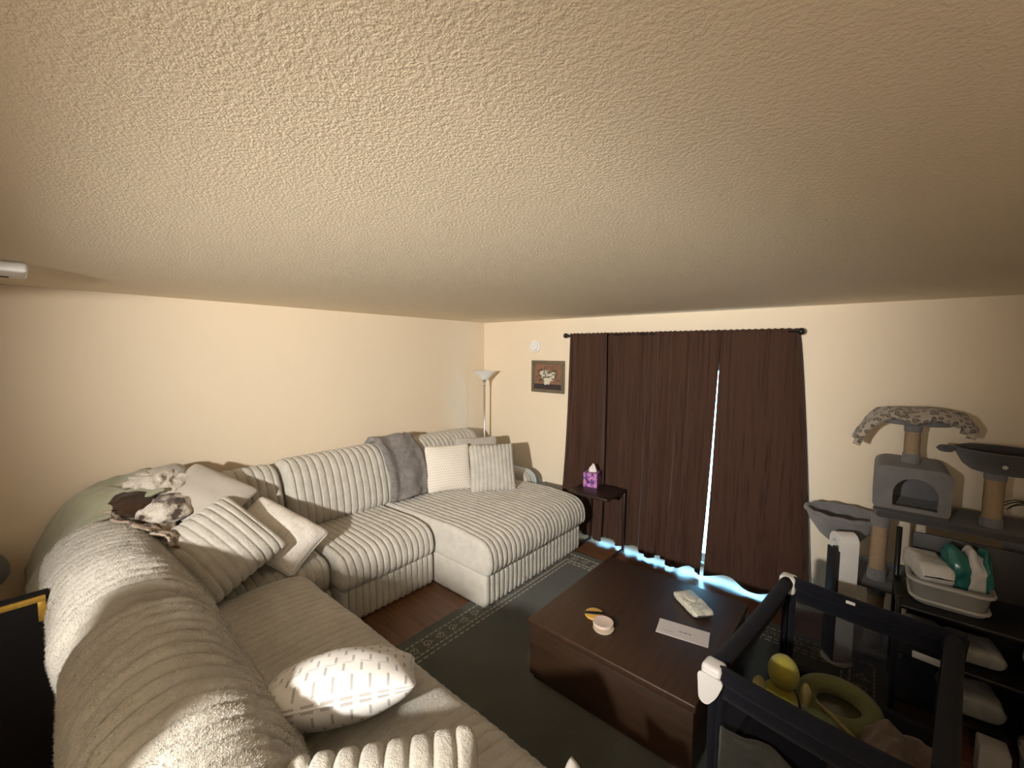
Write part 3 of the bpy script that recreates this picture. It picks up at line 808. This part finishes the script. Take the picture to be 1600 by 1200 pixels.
# round tins, yellow ring
rt = thing('round_tin', 'round tin with a pale pink lid on the coffee table', 'tin', (2.96, -2.0, TT))
lathe('base', [(.002, 0), (.058, 0), (.062, .006), (.062, .012), (.05, .014), (.002, .014)], (2.965, -2.005, TT), plain('cream_tin', (.58, .50, .38), .4), rt, 36)
lathe('lid', [(.002, .014), (.057, .014), (.061, .017), (.061, .028), (.057, .031), (.050, .029), (.002, .029)], (2.952, -1.985, TT), plain('pale_pink_lid', (.66, .53, .47), .5, var=.06, vscale=40), rt, 36)
yr = thing('yellow_tin', 'open yellow round case with a black strap beside the pink-lidded tin', 'case', (2.86, -1.93, TT))
M['yellow'] = plain('ochre_yellow', (.62, .36, .09), .5)
lathe('disc', [(.002, 0), (.056, 0), (.060, .006), (.058, .014), (.052, .016), (.002, .013)], (2.858, -1.925, TT), M['yellow'], yr, 32)
a = math.radians(35)
xf = lambda v: Vector((2.858+v.x*math.cos(a)-v.y*math.sin(a), -1.925+v.x*math.sin(a)+v.y*math.cos(a), TT+v.z))
box('strap', (-.06, -.013, .013), (.058, .013, .019), M['black_plastic'], yr, .003, 2, xf)
tag(tube('charging_cable', [(2.99+.02*math.sin(t*1.3), -1.90-.02*t+.012*math.sin(t*4), TT+.006) for t in np.linspace(0, 6, 28)], .0045, M['black_plastic'], None, 8), 'short black cable lying beside the round tin', 'cable')
# envelope
en = thing('envelope', 'pale envelope lying flat on the coffee table', 'envelope', (3.34, -1.72, TT))
c0 = Vector((3.335, -1.725)); d = Vector((.267, .055)).normalized(); e = Vector((-d.y, d.x))
exf = lambda v: Vector((c0.x+d.x*v.x+e.x*v.y, c0.y+d.y*v.x+e.y*v.y, TT+v.z))
box('paper', (-.142, -.072, 0), (.142, .072, .004), plain('envelope_paper', (.62, .58, .585), .8, var=.03), en, .001, 1, exf)
for k, (x, w) in enumerate(((-.02, .018), (.003, .024), (.032, .014))): box('printed_mark', (x, -.012, .004), (x+w, -.003, .0045), plain('print_grey', (.25, .23, .23), .8) if k == 0 else bpy.data.materials['print_grey'], en, 0, 1, exf)
box('print_strip', (-.12, -.035, .004), (-.05, -.029, .0044), plain('print_light', (.45, .42, .42), .8), en, 0, 1, exf)
# wipes pack
wp = thing('wipes_pack', 'soft cream pack of wipes printed in grey green beside the envelope', 'pack', (3.30, -1.43, TT))
def wipes_mat():
    g = G('printed_wipes_film')
    f = g.noise(34, detail=3); c = g.ramp(f, [(.46, (.66, .65, .56)), (.52, (.60, .61, .52)), (.56, (.36, .36, .28)), (.62, (.62, .62, .53))])
    return g.done(g.pbr(c, .4, g.bump(g.noise(24, detail=3), .5, .006), 0, 0, .5))
M['wipes'] = wipes_mat()
d2 = Vector((.24, -.20)).normalized(); e2 = Vector((-d2.y, d2.x)); c2 = Vector((3.295, -1.425))
def soft_pack(name, cx, cy, cz, dirx, L, W, T, mat, parent, seed=0, crimp=.03):
    diry = Vector((-dirx.y, dirx.x)); q = []
    def fn(i, j):
        u = i*2*math.pi; s = j*2-1
        endk = max(0, 1-abs(s)**9)
        r = .82+.18*endk
        yy = math.copysign(abs(math.cos(u))**.45, math.cos(u))*W/2*r; zz = math.copysign(abs(math.sin(u))**.45, math.sin(u))*T/2*(.06+.94*endk)
        x = s*L/2
        p = Vector((cx+dirx.x*x+diry.x*yy, cy+dirx.y*x+diry.y*yy, cz+T/2+zz))
        n_ = noise.noise(p*22+Vector((seed, 0, 0)))*.006; p.z += n_*(1 if zz > 0 else 0); p.x += n_*.6
        return p
    return sheet(name, fn, 32, 28, mat, parent, th=0)
soft_pack('film', c2.x, c2.y, TT, d2, .27, .135, .052, M['wipes'], wp, 2)
lxf = lambda v: Vector((c2.x+d2.x*(v.x-.02)+e2.x*v.y, c2.y+d2.y*(v.x-.02)+e2.y*v.y, TT+v.z))
lathe('flap', [(.001, .050), (.045, .050), (.045, .057), (.04, .059), (.001, .059)], (0, 0, 0), plain('flap_cream', (.60, .57, .48), .45), wp, 28, lambda v: lxf(Vector((v.x, v.y*.75, v.z))))

# ================================================================ end table with tissue box
st = thing('end_table', 'small black-brown end table holding the tissue box by the curtains', 'table', (2.03, -.38, 0))
box('tabletop', (1.79, -.60, .615), (2.235, -.19, .645), M['side_table'], st, .005)
for x in (1.835, 2.225): 
    box('leg', (x-.012, -.225, 0), (x+.012, -.195, .615), M['side_table'], st, .003)
    box('foot_bar', (x-.012, -.445 if x < 2 else -.54, 0), (x+.012, -.225, .022), M['side_table'], st, .003)
box('apron', (1.847, -.22, .55), (2.213, -.20, .615), M['side_table'], st, .003)
tb = thing('tissue_box', 'purple patterned tissue box on the end table', 'tissue box', (1.895, -.27, .645))
def tissue_mat():
    g = G('purple_floral_card')
    c = g.ramp(g.noise(26, detail=2), [(.36, (.05, .015, .10)), (.46, (.20, .07, .32)), (.54, (.48, .22, .50)), (.62, (.62, .22, .32)), (.7, (.30, .12, .42))])
    return g.done(g.pbr(c, .45))
ta = math.radians(12); txf = lambda v: Vector((1.905+v.x*math.cos(ta)-v.y*math.sin(ta), -.31+v.x*math.sin(ta)+v.y*math.cos(ta), .645+v.z))
box('carton', (-.074, -.074, 0), (.074, .074, .15), tissue_mat(), tb, .002, 1, txf)
lathe('slot', [(.001, .1495), (.036, .1495), (.036, .1512), (.001, .1512)], (0, 0, 0), M['black_plastic'], tb, 24, txf)
def tis(u, v):
    a_ = (u-.5)*math.pi*1.6; r = .042*(1-v)**.8+.004+.012*math.sin(v*3)*math.sin(a_*2)
    return txf(Vector((r*math.cos(a_), r*math.sin(a_)*.6+.006*math.sin(v*8), .148+.080*v+.01*math.sin(a_*3)*v)))
solidify(sheet('tissue', tis, 24, 14, plain('tissue_white', (.80, .76, .76), .9, var=.02), tb, th=0), .0015, 0)

# ================================================================ cat tree
kt = thing('cat_tree', 'tall grey plush cat tree with sisal posts against the window wall', 'cat tree', (4.35, -.35, 0))
def post(x, y, z0, z1, r=.047, band=.06, mat=None):
    lathe('post_cuff', [(.002, 0), (r+.004, 0), (r+.006, .01), (r+.004, band), (.002, band)], (x, y, z0), M['plush_grey'], kt, 28)
    lathe('sisal_post', [(.002, 0), (r, 0), (r, z1-z0-2*band), (.002, z1-z0-2*band)], (x, y, z0+band), M['sisal'], kt, 28)
    lathe('post_cuff', [(.002, 0), (r+.004, 0), (r+.006, band-.01), (r+.004, band), (.002, band)], (x, y, z1-band), M['plush_grey'], kt, 28)
box('base_board', (3.98, -.58, 0), (4.98, -.06, .045), M['plush_grey'], kt, .015, 3)
PXc, PYc = 4.325, -.36
post(PXc, PYc, 1.335, 1.605, .040, .062)                      # below the top perch
lathe('top_perch', [(.002, 0), (.17, 0), (.19, .012), (.195, .03), (.18, .048), (.12, .052), (.002, .050)], (PXc, PYc, 1.60), M['plush_grey'], kt, 40, lambda v: Vector((v.x*1.05, v.y*.95, v.z)))
# house: box with an arched doorway cut through the front
def cat_house(x0, x1, y0, y1, z0, z1):
    hx = (x0+x1)/2+.02; r = .105; zb = z0+.045; n = 20
    arch = [(hx-r, zb)]+[(hx-r*math.cos(math.pi*k/n), zb+.085+r*math.sin(math.pi*k/n)) for k in range(n+1)]+[(hx+r, zb)]
    q, _ = rounded_poly([(x0, z0), (x1, z0), (x1, z1), (x0, z1)], .045, .02)
    bm = bmesh.new()
    def loop(pts, y): 
        vs_ = [bm.verts.new((p[0], y, p[1])) for p in pts]; return vs_, [bm.edges.new((vs_[i], vs_[(i+1) % len(vs_)])) for i in range(len(vs_))]
    fo, foe = loop(q, y0); fi, fie = loop(arch, y0)
    bmesh.ops.triangle_fill(bm, use_beauty=True, edges=foe+fie)
    bo, boe = loop(q, y1)
    for i in range(len(fo)): j = (i+1) % len(fo); bm.faces.new((fo[i], fo[j], bo[j], bo[i]))
    bm.faces.new(bo)
    # doorway reveal and inner chamber
    ii = [bm.verts.new((p[0], y0+.02, p[1])) for p in arch]
    for i in range(len(fi)): j = (i+1) % len(fi); bm.faces.new((fi[i], fi[j], ii[j], ii[i]))
    t = .02
    qi, _ = rounded_poly([(x0+t, z0+t), (x1-t, z0+t), (x1-t, z1-t), (x0+t, z1-t)], .035, .02)
    io, ioe = loop(qi, y0+.02); iie = [e for e in bm.edges if e.verts[0] in ii and e.verts[1] in ii]
    bmesh.ops.triangle_fill(bm, use_beauty=True, edges=ioe+iie)
    ib, ibe = loop(qi, y1-.02)
    for i in range(len(io)): j = (i+1) % len(io); bm.faces.new((io[i], io[j], ib[j], ib[i]))
    bm.faces.new(ib)
    return from_bm('cat_house', bm, M['plush_grey'], kt, True)
cat_house(4.145, 4.51, -.56, -.16, 1.035, 1.335)
box('house_trim', (4.15, -.575, 1.03), (4.505, -.55, 1.055), M['plush_dark'], kt, .01, 3)
box('platform', (4.165, -.58, .985), (4.98, -.14, 1.03), M['plush_dark'], kt, .018, 3)
# right-hand hammock perch on its own post
post(4.69, -.45, 1.03, 1.37, .044, .055)
lathe('bowl_perch', [(.002, 0), (.15, 0), (.185, .03), (.215, .09), (.222, .125), (.212, .128), (.20, .10), (.17, .045), (.13, .03), (.002, .03)], (4.73, -.47, 1.37), M['plush_dark'], kt, 40, lambda v: Vector((v.x*1.0, v.y*.85, v.z)))
lathe('lip_pad', [(.002, -.02), (.03, -.018), (.045, 0), (.03, .018), (.002, .02)], (4.47, -.50, 1.478), M['plush_dark'], kt, 24)
lathe('badge', [(.001, 0), (.011, 0), (.011, .003), (.001, .003)], (4.69, -.663, 1.43), M['grey_plastic'], kt, 16, rotx)
# lower posts, hammock basket at the left
post(4.195, -.46, .52, .985, .045, .085)
post(4.20, -.46, .06, .52, .045, .10)
post(4.80, -.42, .06, .985, .045, .09)
box('lower_platform', (4.02, -.58, .49), (4.98, -.12, .53), M['plush_dark'], kt, .016, 3)
lathe('basket_hammock', [(.002, -.215), (.06, -.205), (.13, -.15), (.19, -.07), (.222, -.005), (.226, .018), (.214, .022), (.205, .0), (.17, -.07), (.11, -.135), (.05, -.175), (.002, -.185)], (3.985, -.36, .885), M['plush_grey'], kt, 44, lambda v: Vector((v.x*.95, v.y*.82, v.z)))
pts = [(3.985+.212*math.cos(t), -.36+.183*math.sin(t), .902+.004*math.sin(t*11)) for t in np.linspace(0, 2*math.pi, 60, endpoint=False)]
tube('basket_rim', pts, .016, M['plush_grey'], kt, 8, True)
tube('basket_arm', [(4.16, -.42, .86), (4.20, -.45, .86)], .02, M['plush_dark'], kt, 10)
# plush throw on the top perch
def perch_throw(u, v):
    t = u*2-1
    P = [(-.285, 1.455), (-.265, 1.52), (-.225, 1.60), (-.17, 1.66), (-.08, 1.69), (0, 1.682), (.09, 1.685), (.17, 1.68), (.225, 1.655), (.255, 1.60), (.245, 1.565)]
    i = u*(len(P)-1); k = min(int(i), len(P)-2); f = i-k
    x = P[k][0]*(1-f)+P[k+1][0]*f; z = P[k][1]*(1-f)+P[k+1][1]*f
    w = .32-.10*abs(t)
    y = PYc+(v-.5)*w*1.15+.02*math.sin(u*9)
    z += -.05*(abs(v-.5)*2)**3*(1-abs(t)*.6)+.012*fbm((u*4, v*3, 2), 2.0, 3)+.008*math.sin(u*22+v*3)
    return (PXc+x+.01*math.sin(v*9), y, z)
tag(solidify(sheet('leopard_throw', perch_throw, 70, 26, M['snow_leopard'], th=0), .042, 0), 'snow leopard print plush throw slung over the top cat tree perch', 'blanket')

# ================================================================ tower fan / purifier
tf = thing('air_purifier', 'tall white and black bladeless tower purifier before the cat tree', 'air purifier', (4.02, -.72, 0))
lathe('base', [(.002, 0), (.088, 0), (.09, .012), (.082, .024), (.002, .026)], (4.02, -.72, 0), M['white_plastic'], tf, 36)
q, nr = rounded_poly([(-.060, .024), (.060, .024), (.060, .885), (-.060, .885)], [.02, .02, .055, .055], .015)
qi = [(x*.66, z-(.045 if z > .6 else 0)+(.05 if z < .3 else 0)) for x, z in q]
bm = bmesh.new(); ca, sa = math.cos(math.radians(34)), math.sin(math.radians(34))
def tp(x, y, z): return (4.02+x*ca-y*sa, -.72+x*sa+y*ca, z)
rings = []
for pts_, y in ((q, -.055), (q, .055), (qi, .055), (qi, -.055)): rings.append([bm.verts.new(tp(y, p[0], p[1])) for p in pts_])
n = len(q)
for a_ in range(4):
    A, B = rings[a_], rings[(a_+1) % 4]
    for i in range(n): j = (i+1) % n; bm.faces.new((A[i], A[j], B[j], B[i]))
from_bm('loop', bm, M['white_plastic'], tf, True)
box('black_panel', (-.05, -.0395, .065), (.045, .0395, .78), M['black_plastic'], tf, .01, 3, lambda v: Vector(tp(v.x, v.y, v.z)))
box('face_trim', (-.066, -.060, .03), (-.0545, .060, .775), M['black_plastic'], tf, .006, 2, lambda v: Vector(tp(v.x, v.y, v.z)))

# ================================================================ dark utility cart with baby supplies
uc = thing('storage_shelf', 'low black storage shelf piled with baby supplies beside the purifier', 'shelf', (4.74, -.85, 0))
CX0, CX1, CY0, CY1 = 4.285, 5.20, -1.05, -.64
for x in (CX0, CX1):
    for y in (CY0, CY1):
        tube('post', [(x, y, 0), (x, y, .97 if y == CY1 else .70)], .014, M['black_metal'], uc, 12)
for z in (.10, .38, .64):
    box('shelf', (CX0-.012, CY0-.012, z), (CX1+.012, CY1+.012, z+.02), M['black_metal'], uc, .004)
box('back_panel', (CX0+.06, CY1-.002, .03), (CX1+.012, CY1+.012, .96), M['black_metal'], uc, .004)
# grey tray on the top shelf
tr = thing('storage_tray', 'light grey plastic tray on the top storage shelf', 'tray', (4.49, -.85, .66))
def tray(z0, z1, x0, x1, y0, y1, t=.01):
    qo, _ = rounded_poly([(x0, y0), (x1, y0), (x1, y1), (x0, y1)], .06, .03); cx_, cy_ = (x0+x1)/2, (y0+y1)/2
    bm = bmesh.new(); rg = []
    for s, z in ((.88, z0), (.90, z0), (.985, z1-.03), (1.0, z1-.03), (1.015, z1), (.96, z1), (.94, z1-.02), (.86, z0+t)):
        rg.append([bm.verts.new((cx_+(p[0]-cx_)*s, cy_+(p[1]-cy_)*s, z)) for p in qo])
    for a_, b_ in zip(rg, rg[1:]):
        for i in range(len(a_)): j = (i+1) % len(a_); bm.faces.new((a_[i], a_[j], b_[j], b_[i]))
    bm.faces.new(rg[0]); bm.faces.new(rg[-1]); return bm
from_bm('tub', tray(.66, .80, 4.33, 4.65, -.98, -.66), M['midgrey_plastic'], tr, True)
for z in (.685, .785):
    qo, _ = rounded_poly([(4.325, -.985), (4.655, -.985), (4.655, -.655), (4.325, -.655)], .06, .03)
    sc = .93 if z < .7 else 1.01
    tube('rim', [(4.49+(p[0]-4.49)*sc, -.82+(p[1]+.82)*sc, z) for p in qo], .010, M['grey_plastic'], tr, 8, True)
M['film_white'] = plain('white_plastic_film', (.62, .61, .60), .3, var=.12, vscale=20, bump=.5, bscale=28)
M['film_teal'] = plain('teal_plastic_film', (.02, .16, .15), .22, var=.2, vscale=20, bump=.5, bscale=26)
M['film_clear'] = plain('cloudy_plastic_film', (.30, .30, .29), .2, var=.25, vscale=16, bump=.6, bscale=24)
dp = thing('diaper_pack', 'white diaper pack lying in the grey tray', 'pack', (4.41, -.82, .70))
soft_pack('film', 4.405, -.82, .76, Vector((.25, -.97)), .30, .15, .13, M['film_white'], dp, 4)
tg = thing('wipes_bag', 'teal and white plastic bag of supplies in the grey tray', 'bag', (4.54, -.80, .70))
bxf = lambda v: Vector((4.555+v.x*.97-v.y*.25+.012*noise.noise(v*20), -.82+v.x*.25+v.y*.97+.012*noise.noise(v*23+Vector((3, 0, 0))), .755+v.z+.01*noise.noise(v*17)))
def bag(nm, x0, x1, mat):
    bm = bmesh.new(); bmesh.ops.create_grid(bm, x_segments=2, y_segments=2, size=.5); bm.free()
    V = []; F = []; nn = 10
    idx = {}
    def gv(i, j, k):
        if (i, j, k) not in idx:
            u, v_, w = i/nn, j/nn, k/nn
            c = Vector((x0+(x1-x0)*u, -.075+.15*v_, .215*w))
            c.y *= 1-.65*max(0, w-.6)/.4; c.z += .02*math.sin(u*5)*w
            idx[(i, j, k)] = len(V); V.append(tuple(bxf(c)))
        return idx[(i, j, k)]
    for a_ in range(nn):
        for b_ in range(nn):
            for f_ in ((lambda p, q_: (p, q_, 0)), (lambda p, q_: (p, q_, nn)), (lambda p, q_: (p, 0, q_)), (lambda p, q_: (p, nn, q_)), (lambda p, q_: (0, p, q_)), (lambda p, q_: (nn, p, q_))):
                F.append((gv(*f_(a_, b_)), gv(*f_(a_+1, b_)), gv(*f_(a_+1, b_+1)), gv(*f_(a_, b_+1))))
    return mesh(nm, V, F, mat, tg)
bag('teal_side', -.085, -.005, M['film_teal']); bag('white_panel', -.005, .055, M['film_white']); bag('teal_edge', .055, .085, M['film_teal'])
for i, (x, y, z, L, W, T, lab) in enumerate(((4.60, -.88, .40, .22, .20, .10, 'clear plastic package on the middle storage shelf, upper of two'), (4.60, -.90, .12, .24, .22, .13, 'clear plastic package on the lowest storage shelf'), (4.40, -.88, .40, .16, .16, .12, 'small cloudy plastic bag at the left of the middle storage shelf'))):
    p_ = thing('plastic_package', lab if i else 'large clear plastic package at the right of the middle storage shelf', 'package', (x, y, z), 'packages on the storage shelf')
    soft_pack('film', x, y, z, Vector((1, .1)).normalized(), L, W, T, M['film_clear'], p_, 10+i)
# plush toy and plant at the right edge
pt = thing('plush_toy', 'tan plush toy slumped at the right end of the middle storage shelf', 'toy', (4.93, -.85, .40))
M['tan_plush'] = fabric('tan_plush', (.36, .27, .19), (.28, .20, .14), 160, .8, .006, .4, 10)
lump('body', (4.90, -.86, .48), (.12, .11, .085), M['tan_plush'], pt, .08, 5, 4, 1.0, False)
lump('head', (4.86, -.95, .49), (.075, .07, .07), M['tan_plush'], pt, .05, 5, 4, 2.0, False)
for x in (4.81, 4.91): lump('ear', (x, -.95, .55), (.028, .02, .03), M['tan_plush'], pt, .03, 5, 3, 3.0, False)
lump('snout', (4.845, -1.015, .475), (.03, .02, .022), plain('tan_snout', (.10, .06, .04), .8), pt, .03, 5, 3, 4.0, False)
pl = thing('potted_plant', 'dark spiky leafed plant on the cat tree platform at the right edge', 'plant', (4.90, -.38, 1.03))
lathe('pot', [(.002, 0), (.045, 0), (.058, .09), (.062, .095), (.055, .095), (.05, .08), (.002, .078)], (4.91, -.40, 1.03), M['terracotta'], pl, 24)
for k in range(11):
    a_ = 2*math.pi*k/11+.2; L = .17+.05*((k*37) % 5)/5
    pts = [Vector((4.91+math.cos(a_)*L*t, -.40+math.sin(a_)*L*.75*t, 1.10+.10*math.sin(t*2.2)-.03*t*t)) for t in np.linspace(0, 1, 9)]
    V = []; F = []
    side = Vector((-math.sin(a_), math.cos(a_), 0))
    for i, p in enumerate(pts):
        w = .016*math.sin(math.pi*(i/8*.85+.12)); V += [tuple(p-side*w), tuple(p+Vector((0, 0, -.004))), tuple(p+side*w)]
    for i in range(8): F += [(i*3, i*3+1, i*3+4, i*3+3), (i*3+1, i*3+2, i*3+5, i*3+4)]
    solidify(mesh('leaf', V, F, M['plant'], pl), .0015, 0)

# ================================================================ playpen
pp = thing('playpen', 'navy mesh sided playpen with white corner caps before the coffee table', 'playpen', (4.05, -1.83, 0))
A0 = Vector((3.66, -2.33, 0)); UX = Vector((.993, -.12, 0)); UY = Vector((.12, .993, 0)); PW, PL, PH = .69, 1.07, .70
def pw(x, y, z): return A0+UX*x+UY*y+Vector((0, 0, z))
def rail(x0, y0, x1, y1):
    pts = [pw(x0+(x1-x0)*t, y0+(y1-y0)*t, PH-.012*math.sin(t*math.pi)) for t in np.linspace(.03, .97, 16)]
    tube('top_rail', pts, .034, M['navy'], pp, 14)
cor = [(0, 0), (PW, 0), (PW, PL), (0, PL)]
for i in range(4):
    (x0, y0), (x1, y1) = cor[i], cor[(i+1) % 4]
    rail(x0, y0, x1, y1)
    def net(u, v): return pw(x0+(x1-x0)*(.06+.88*u), y0+(y1-y0)*(.06+.88*u), .16+(.53-.05*0)*v*.95)
    L = PW if i % 2 == 0 else PL
    nobj = sheet('mesh_panel', net, 8, 8, M['net'], pp, th=0, uv=True)
    def band(u, v): return pw(x0+(x1-x0)*(.02+.96*u), y0+(y1-y0)*(.02+.96*u), .05+.15*v)
    solidify(sheet('cloth_band', band, 8, 3, M['navy'], pp, th=0), .012, 0)
    def topband(u, v): return pw(x0+(x1-x0)*(.03+.94*u), y0+(y1-y0)*(.03+.94*u), PH-.10+.09*v-.012*math.sin(u*math.pi))
    solidify(sheet('rail_skirt', topband, 12, 3, M['navy'], pp, th=0), .014, 0)
    for e_ in (.045, .955):
        p0, p1 = pw(x0+(x1-x0)*e_, y0+(y1-y0)*e_, .05), pw(x0+(x1-x0)*e_, y0+(y1-y0)*e_, PH-.03)
        tube('edge_binding', [p0, p1], .013, M['navy'], pp, 8)
for k, (x, y) in enumerate(cor):
    sx, sy = (1 if x == 0 else -1), (1 if y == 0 else -1)
    xfm = lambda v, x=x, y=y: pw(x+v.x, y+v.y, v.z)
    CM = M['white_plastic'] if x == 0 else M['navy']
    cap = box('corner_cap', (-.042, -.042, PH-.07), (.042, .042, PH+.032), CM, pp, .018, 3, xfm)
    q_, _ = rounded_poly([(-.05, -.02), (.06, -.02), (.035, -.10), (-.005, -.16), (-.04, -.15)], .02, .012)
    bm = bmesh.new(); ra = [bm.verts.new(pw(x+sx*p[0]*1.0, y-sy*.050, PH+.02+p[1])) for p in q_]; rb = [bm.verts.new(pw(x+sx*p[0], y-sy*.042, PH+.02+p[1])) for p in q_]
    bm.faces.new(ra); bm.faces.new(rb)
    for i in range(len(ra)): j = (i+1) % len(ra); bm.faces.new((ra[i], ra[j], rb[j], rb[i]))
    from_bm('latch_plate', bm, CM, cap, True)
    tube('leg', [pw(x, y, 0), pw(x, y, PH-.06)], .017, M['navy'], pp, 12)
    lathe('foot', [(.002, 0), (.028, 0), (.03, .02), (.022, .04), (.002, .04)], pw(x, y, 0), M['black_plastic'], pp, 16)
def mat_(u, v): return pw(.03+(PW-.06)*u, .03+(PL-.06)*v, .20+.008*math.sin(u*6)*math.sin(v*7))
solidify(sheet('floor_mat', mat_, 12, 16, M['navy'], pp, th=0), .03, -1)
lg = boxes('maker_tag', [((-.02, -.006, 0), (.02, .0, .016))], M['white_plastic'], pp, .002, lambda v: pw(.30+v.x, PL-.040+v.y, PH+.005+v.z)); lg['label'] = 'small white tag'
lg2 = boxes('clip', [((-.05, -.006, 0), (.05, .0, .035))], M['grey_plastic'], pp, .006, lambda v: pw(.60+v.x, PL-.02+v.y, PH-.16+v.z)); lg2['label'] = 'pale grey plastic tab'
# things in the playpen
yt = thing('plush_toy', 'yellow-green plush toy standing up inside the playpen', 'toy', tuple(pw(.16, .52, .21)))
M['lime'] = fabric('yellow_green_plush', (.42, .38, .05), (.34, .30, .04), 200, .6, .004, .3, 8)
c_ = pw(.125, .50, 0)
lump('body', (c_.x, c_.y, .33), (.085, .08, .12), M['lime'], yt, .06, 5, 4, 1, False)
lump('head', (c_.x+.01, c_.y, .50), (.068, .065, .085), M['lime'], yt, .04, 5, 4, 2, False)
lump('wing', (c_.x-.085, c_.y-.03, .40), (.03, .035, .05), plain('pale_yellow_felt', (.55, .50, .25), .9), yt, .05, 5, 3, 3, False)
lump('wing', (c_.x+.10, c_.y+.02, .42), (.025, .03, .06), bpy.data.materials['pale_yellow_felt'], yt, .05, 5, 3, 4, False)
gb = thing('padded_ring_toy', 'olive green padded ring toy lying inside the playpen beside the plush toy', 'toy', tuple(pw(.33, .66, .21)))
c_ = pw(.33, .66, 0)
pts = [(c_.x+.13*math.cos(t), c_.y+.10*math.sin(t), .36+.03*math.sin(t)) for t in np.linspace(0, 2*math.pi, 40, endpoint=False)]
M['olive'] = fabric('olive_cloth', (.16, .17, .07), None, 200, .5, .004, .2, 8)
tube('ring_pad', pts, .045, M['olive'], gb, 12, True)
lathe('tray_disc', [(.002, 0), (.10, 0), (.11, .02), (.002, .03)], (c_.x, c_.y, .335), plain('dark_olive_plastic', (.06, .06, .03), .25), gb, 30)
tube('side_bar', [(c_.x-.17, c_.y+.05, .34), (c_.x-.02, c_.y-.14, .40), (c_.x+.10, c_.y-.2, .36)], .009, plain('brass_tint', (.30, .25, .10), .4), gb, 8)
def brown_cloth(u, v):
    p = pw(.36+.30*u, .28+.42*v, .42)
    p.z += -.12*abs(u-.5)*2*0.6+.035*math.sin(u*9+v*5)+.05*fbm((u*2, v*2, 3), 1.8, 3)-.12*max(0, v-.7)
    return p
tag(solidify(sheet('brown_blanket', brown_cloth, 30, 36, fabric('dusty_brown_fleece', (.20, .135, .11), None, 180, .5, .004, .3, 7), th=0), .03, -1), 'dusty brown blanket bunched up inside the playpen', 'blanket')
def cream_cloth(u, v):
    p = pw(.36+.29*u, .08+.12*v, .53-.05*v); p.z += .02*math.sin(u*11+v*3)
    return p
tag(solidify(sheet('cream_cloth', cream_cloth, 26, 10, fabric('cream_fleece_cloth', (.48, .42, .34), None, 180, .5, .004, .3, 7), th=0), .02, -1), 'cream cloth along the inside of the near playpen rail', 'cloth')
def hang(u, v):
    p = pw(.06+.46*u, -.055-.02*math.sin(u*7)*v, .52-.40*v); p.y -= .018*math.sin(u*13+v*4)+.012*fbm((u*3, v*3, 9), 2, 2); p.z += .02*math.sin(u*4)
    return p
tag(solidify(sheet('hanging_cloth', hang, 36, 24, fabric('grey_green_cloth', (.03, .03, .023), None, 220, .5, .003, .2, 8), th=0), .012, 0), 'grey green cloth pouch hanging on the near side of the playpen', 'cloth')
# carton and bin on the floor right of the playpen
wb = thing('white_carton', 'small white carton on the floor right of the playpen', 'box', (4.66, -1.22, 0))
box('carton', (4.595, -1.28, 0), (4.70, -1.17, .17), plain('carton_white', (.42, .39, .37), .7), wb, .006)
box('lid_flap', (4.60, -1.275, .17), (4.695, -1.175, .176), bpy.data.materials['carton_white'], wb, .002)
gbn = thing('grey_bin', 'low grey fabric bin on the floor at the lower right edge', 'bin', (4.84, -1.35, 0))
from_bm('tub', tray(0, .22, 4.73, 5.05, -1.55, -1.12), fabric('grey_bin_felt', (.10, .105, .105), None, 200, .5, .003, .2, 8), gbn, True)
lump('pink_cloth', (4.89, -1.33, .25), (.15, .18, .07), fabric('dusty_pink_cloth', (.30, .22, .20), None, 180, .5, .004, .3, 7), None, .35, 7, 4, 6.0)
tag(bpy.data.objects['pink_cloth'], 'dusty pink cloth heaped in the grey bin', 'cloth')
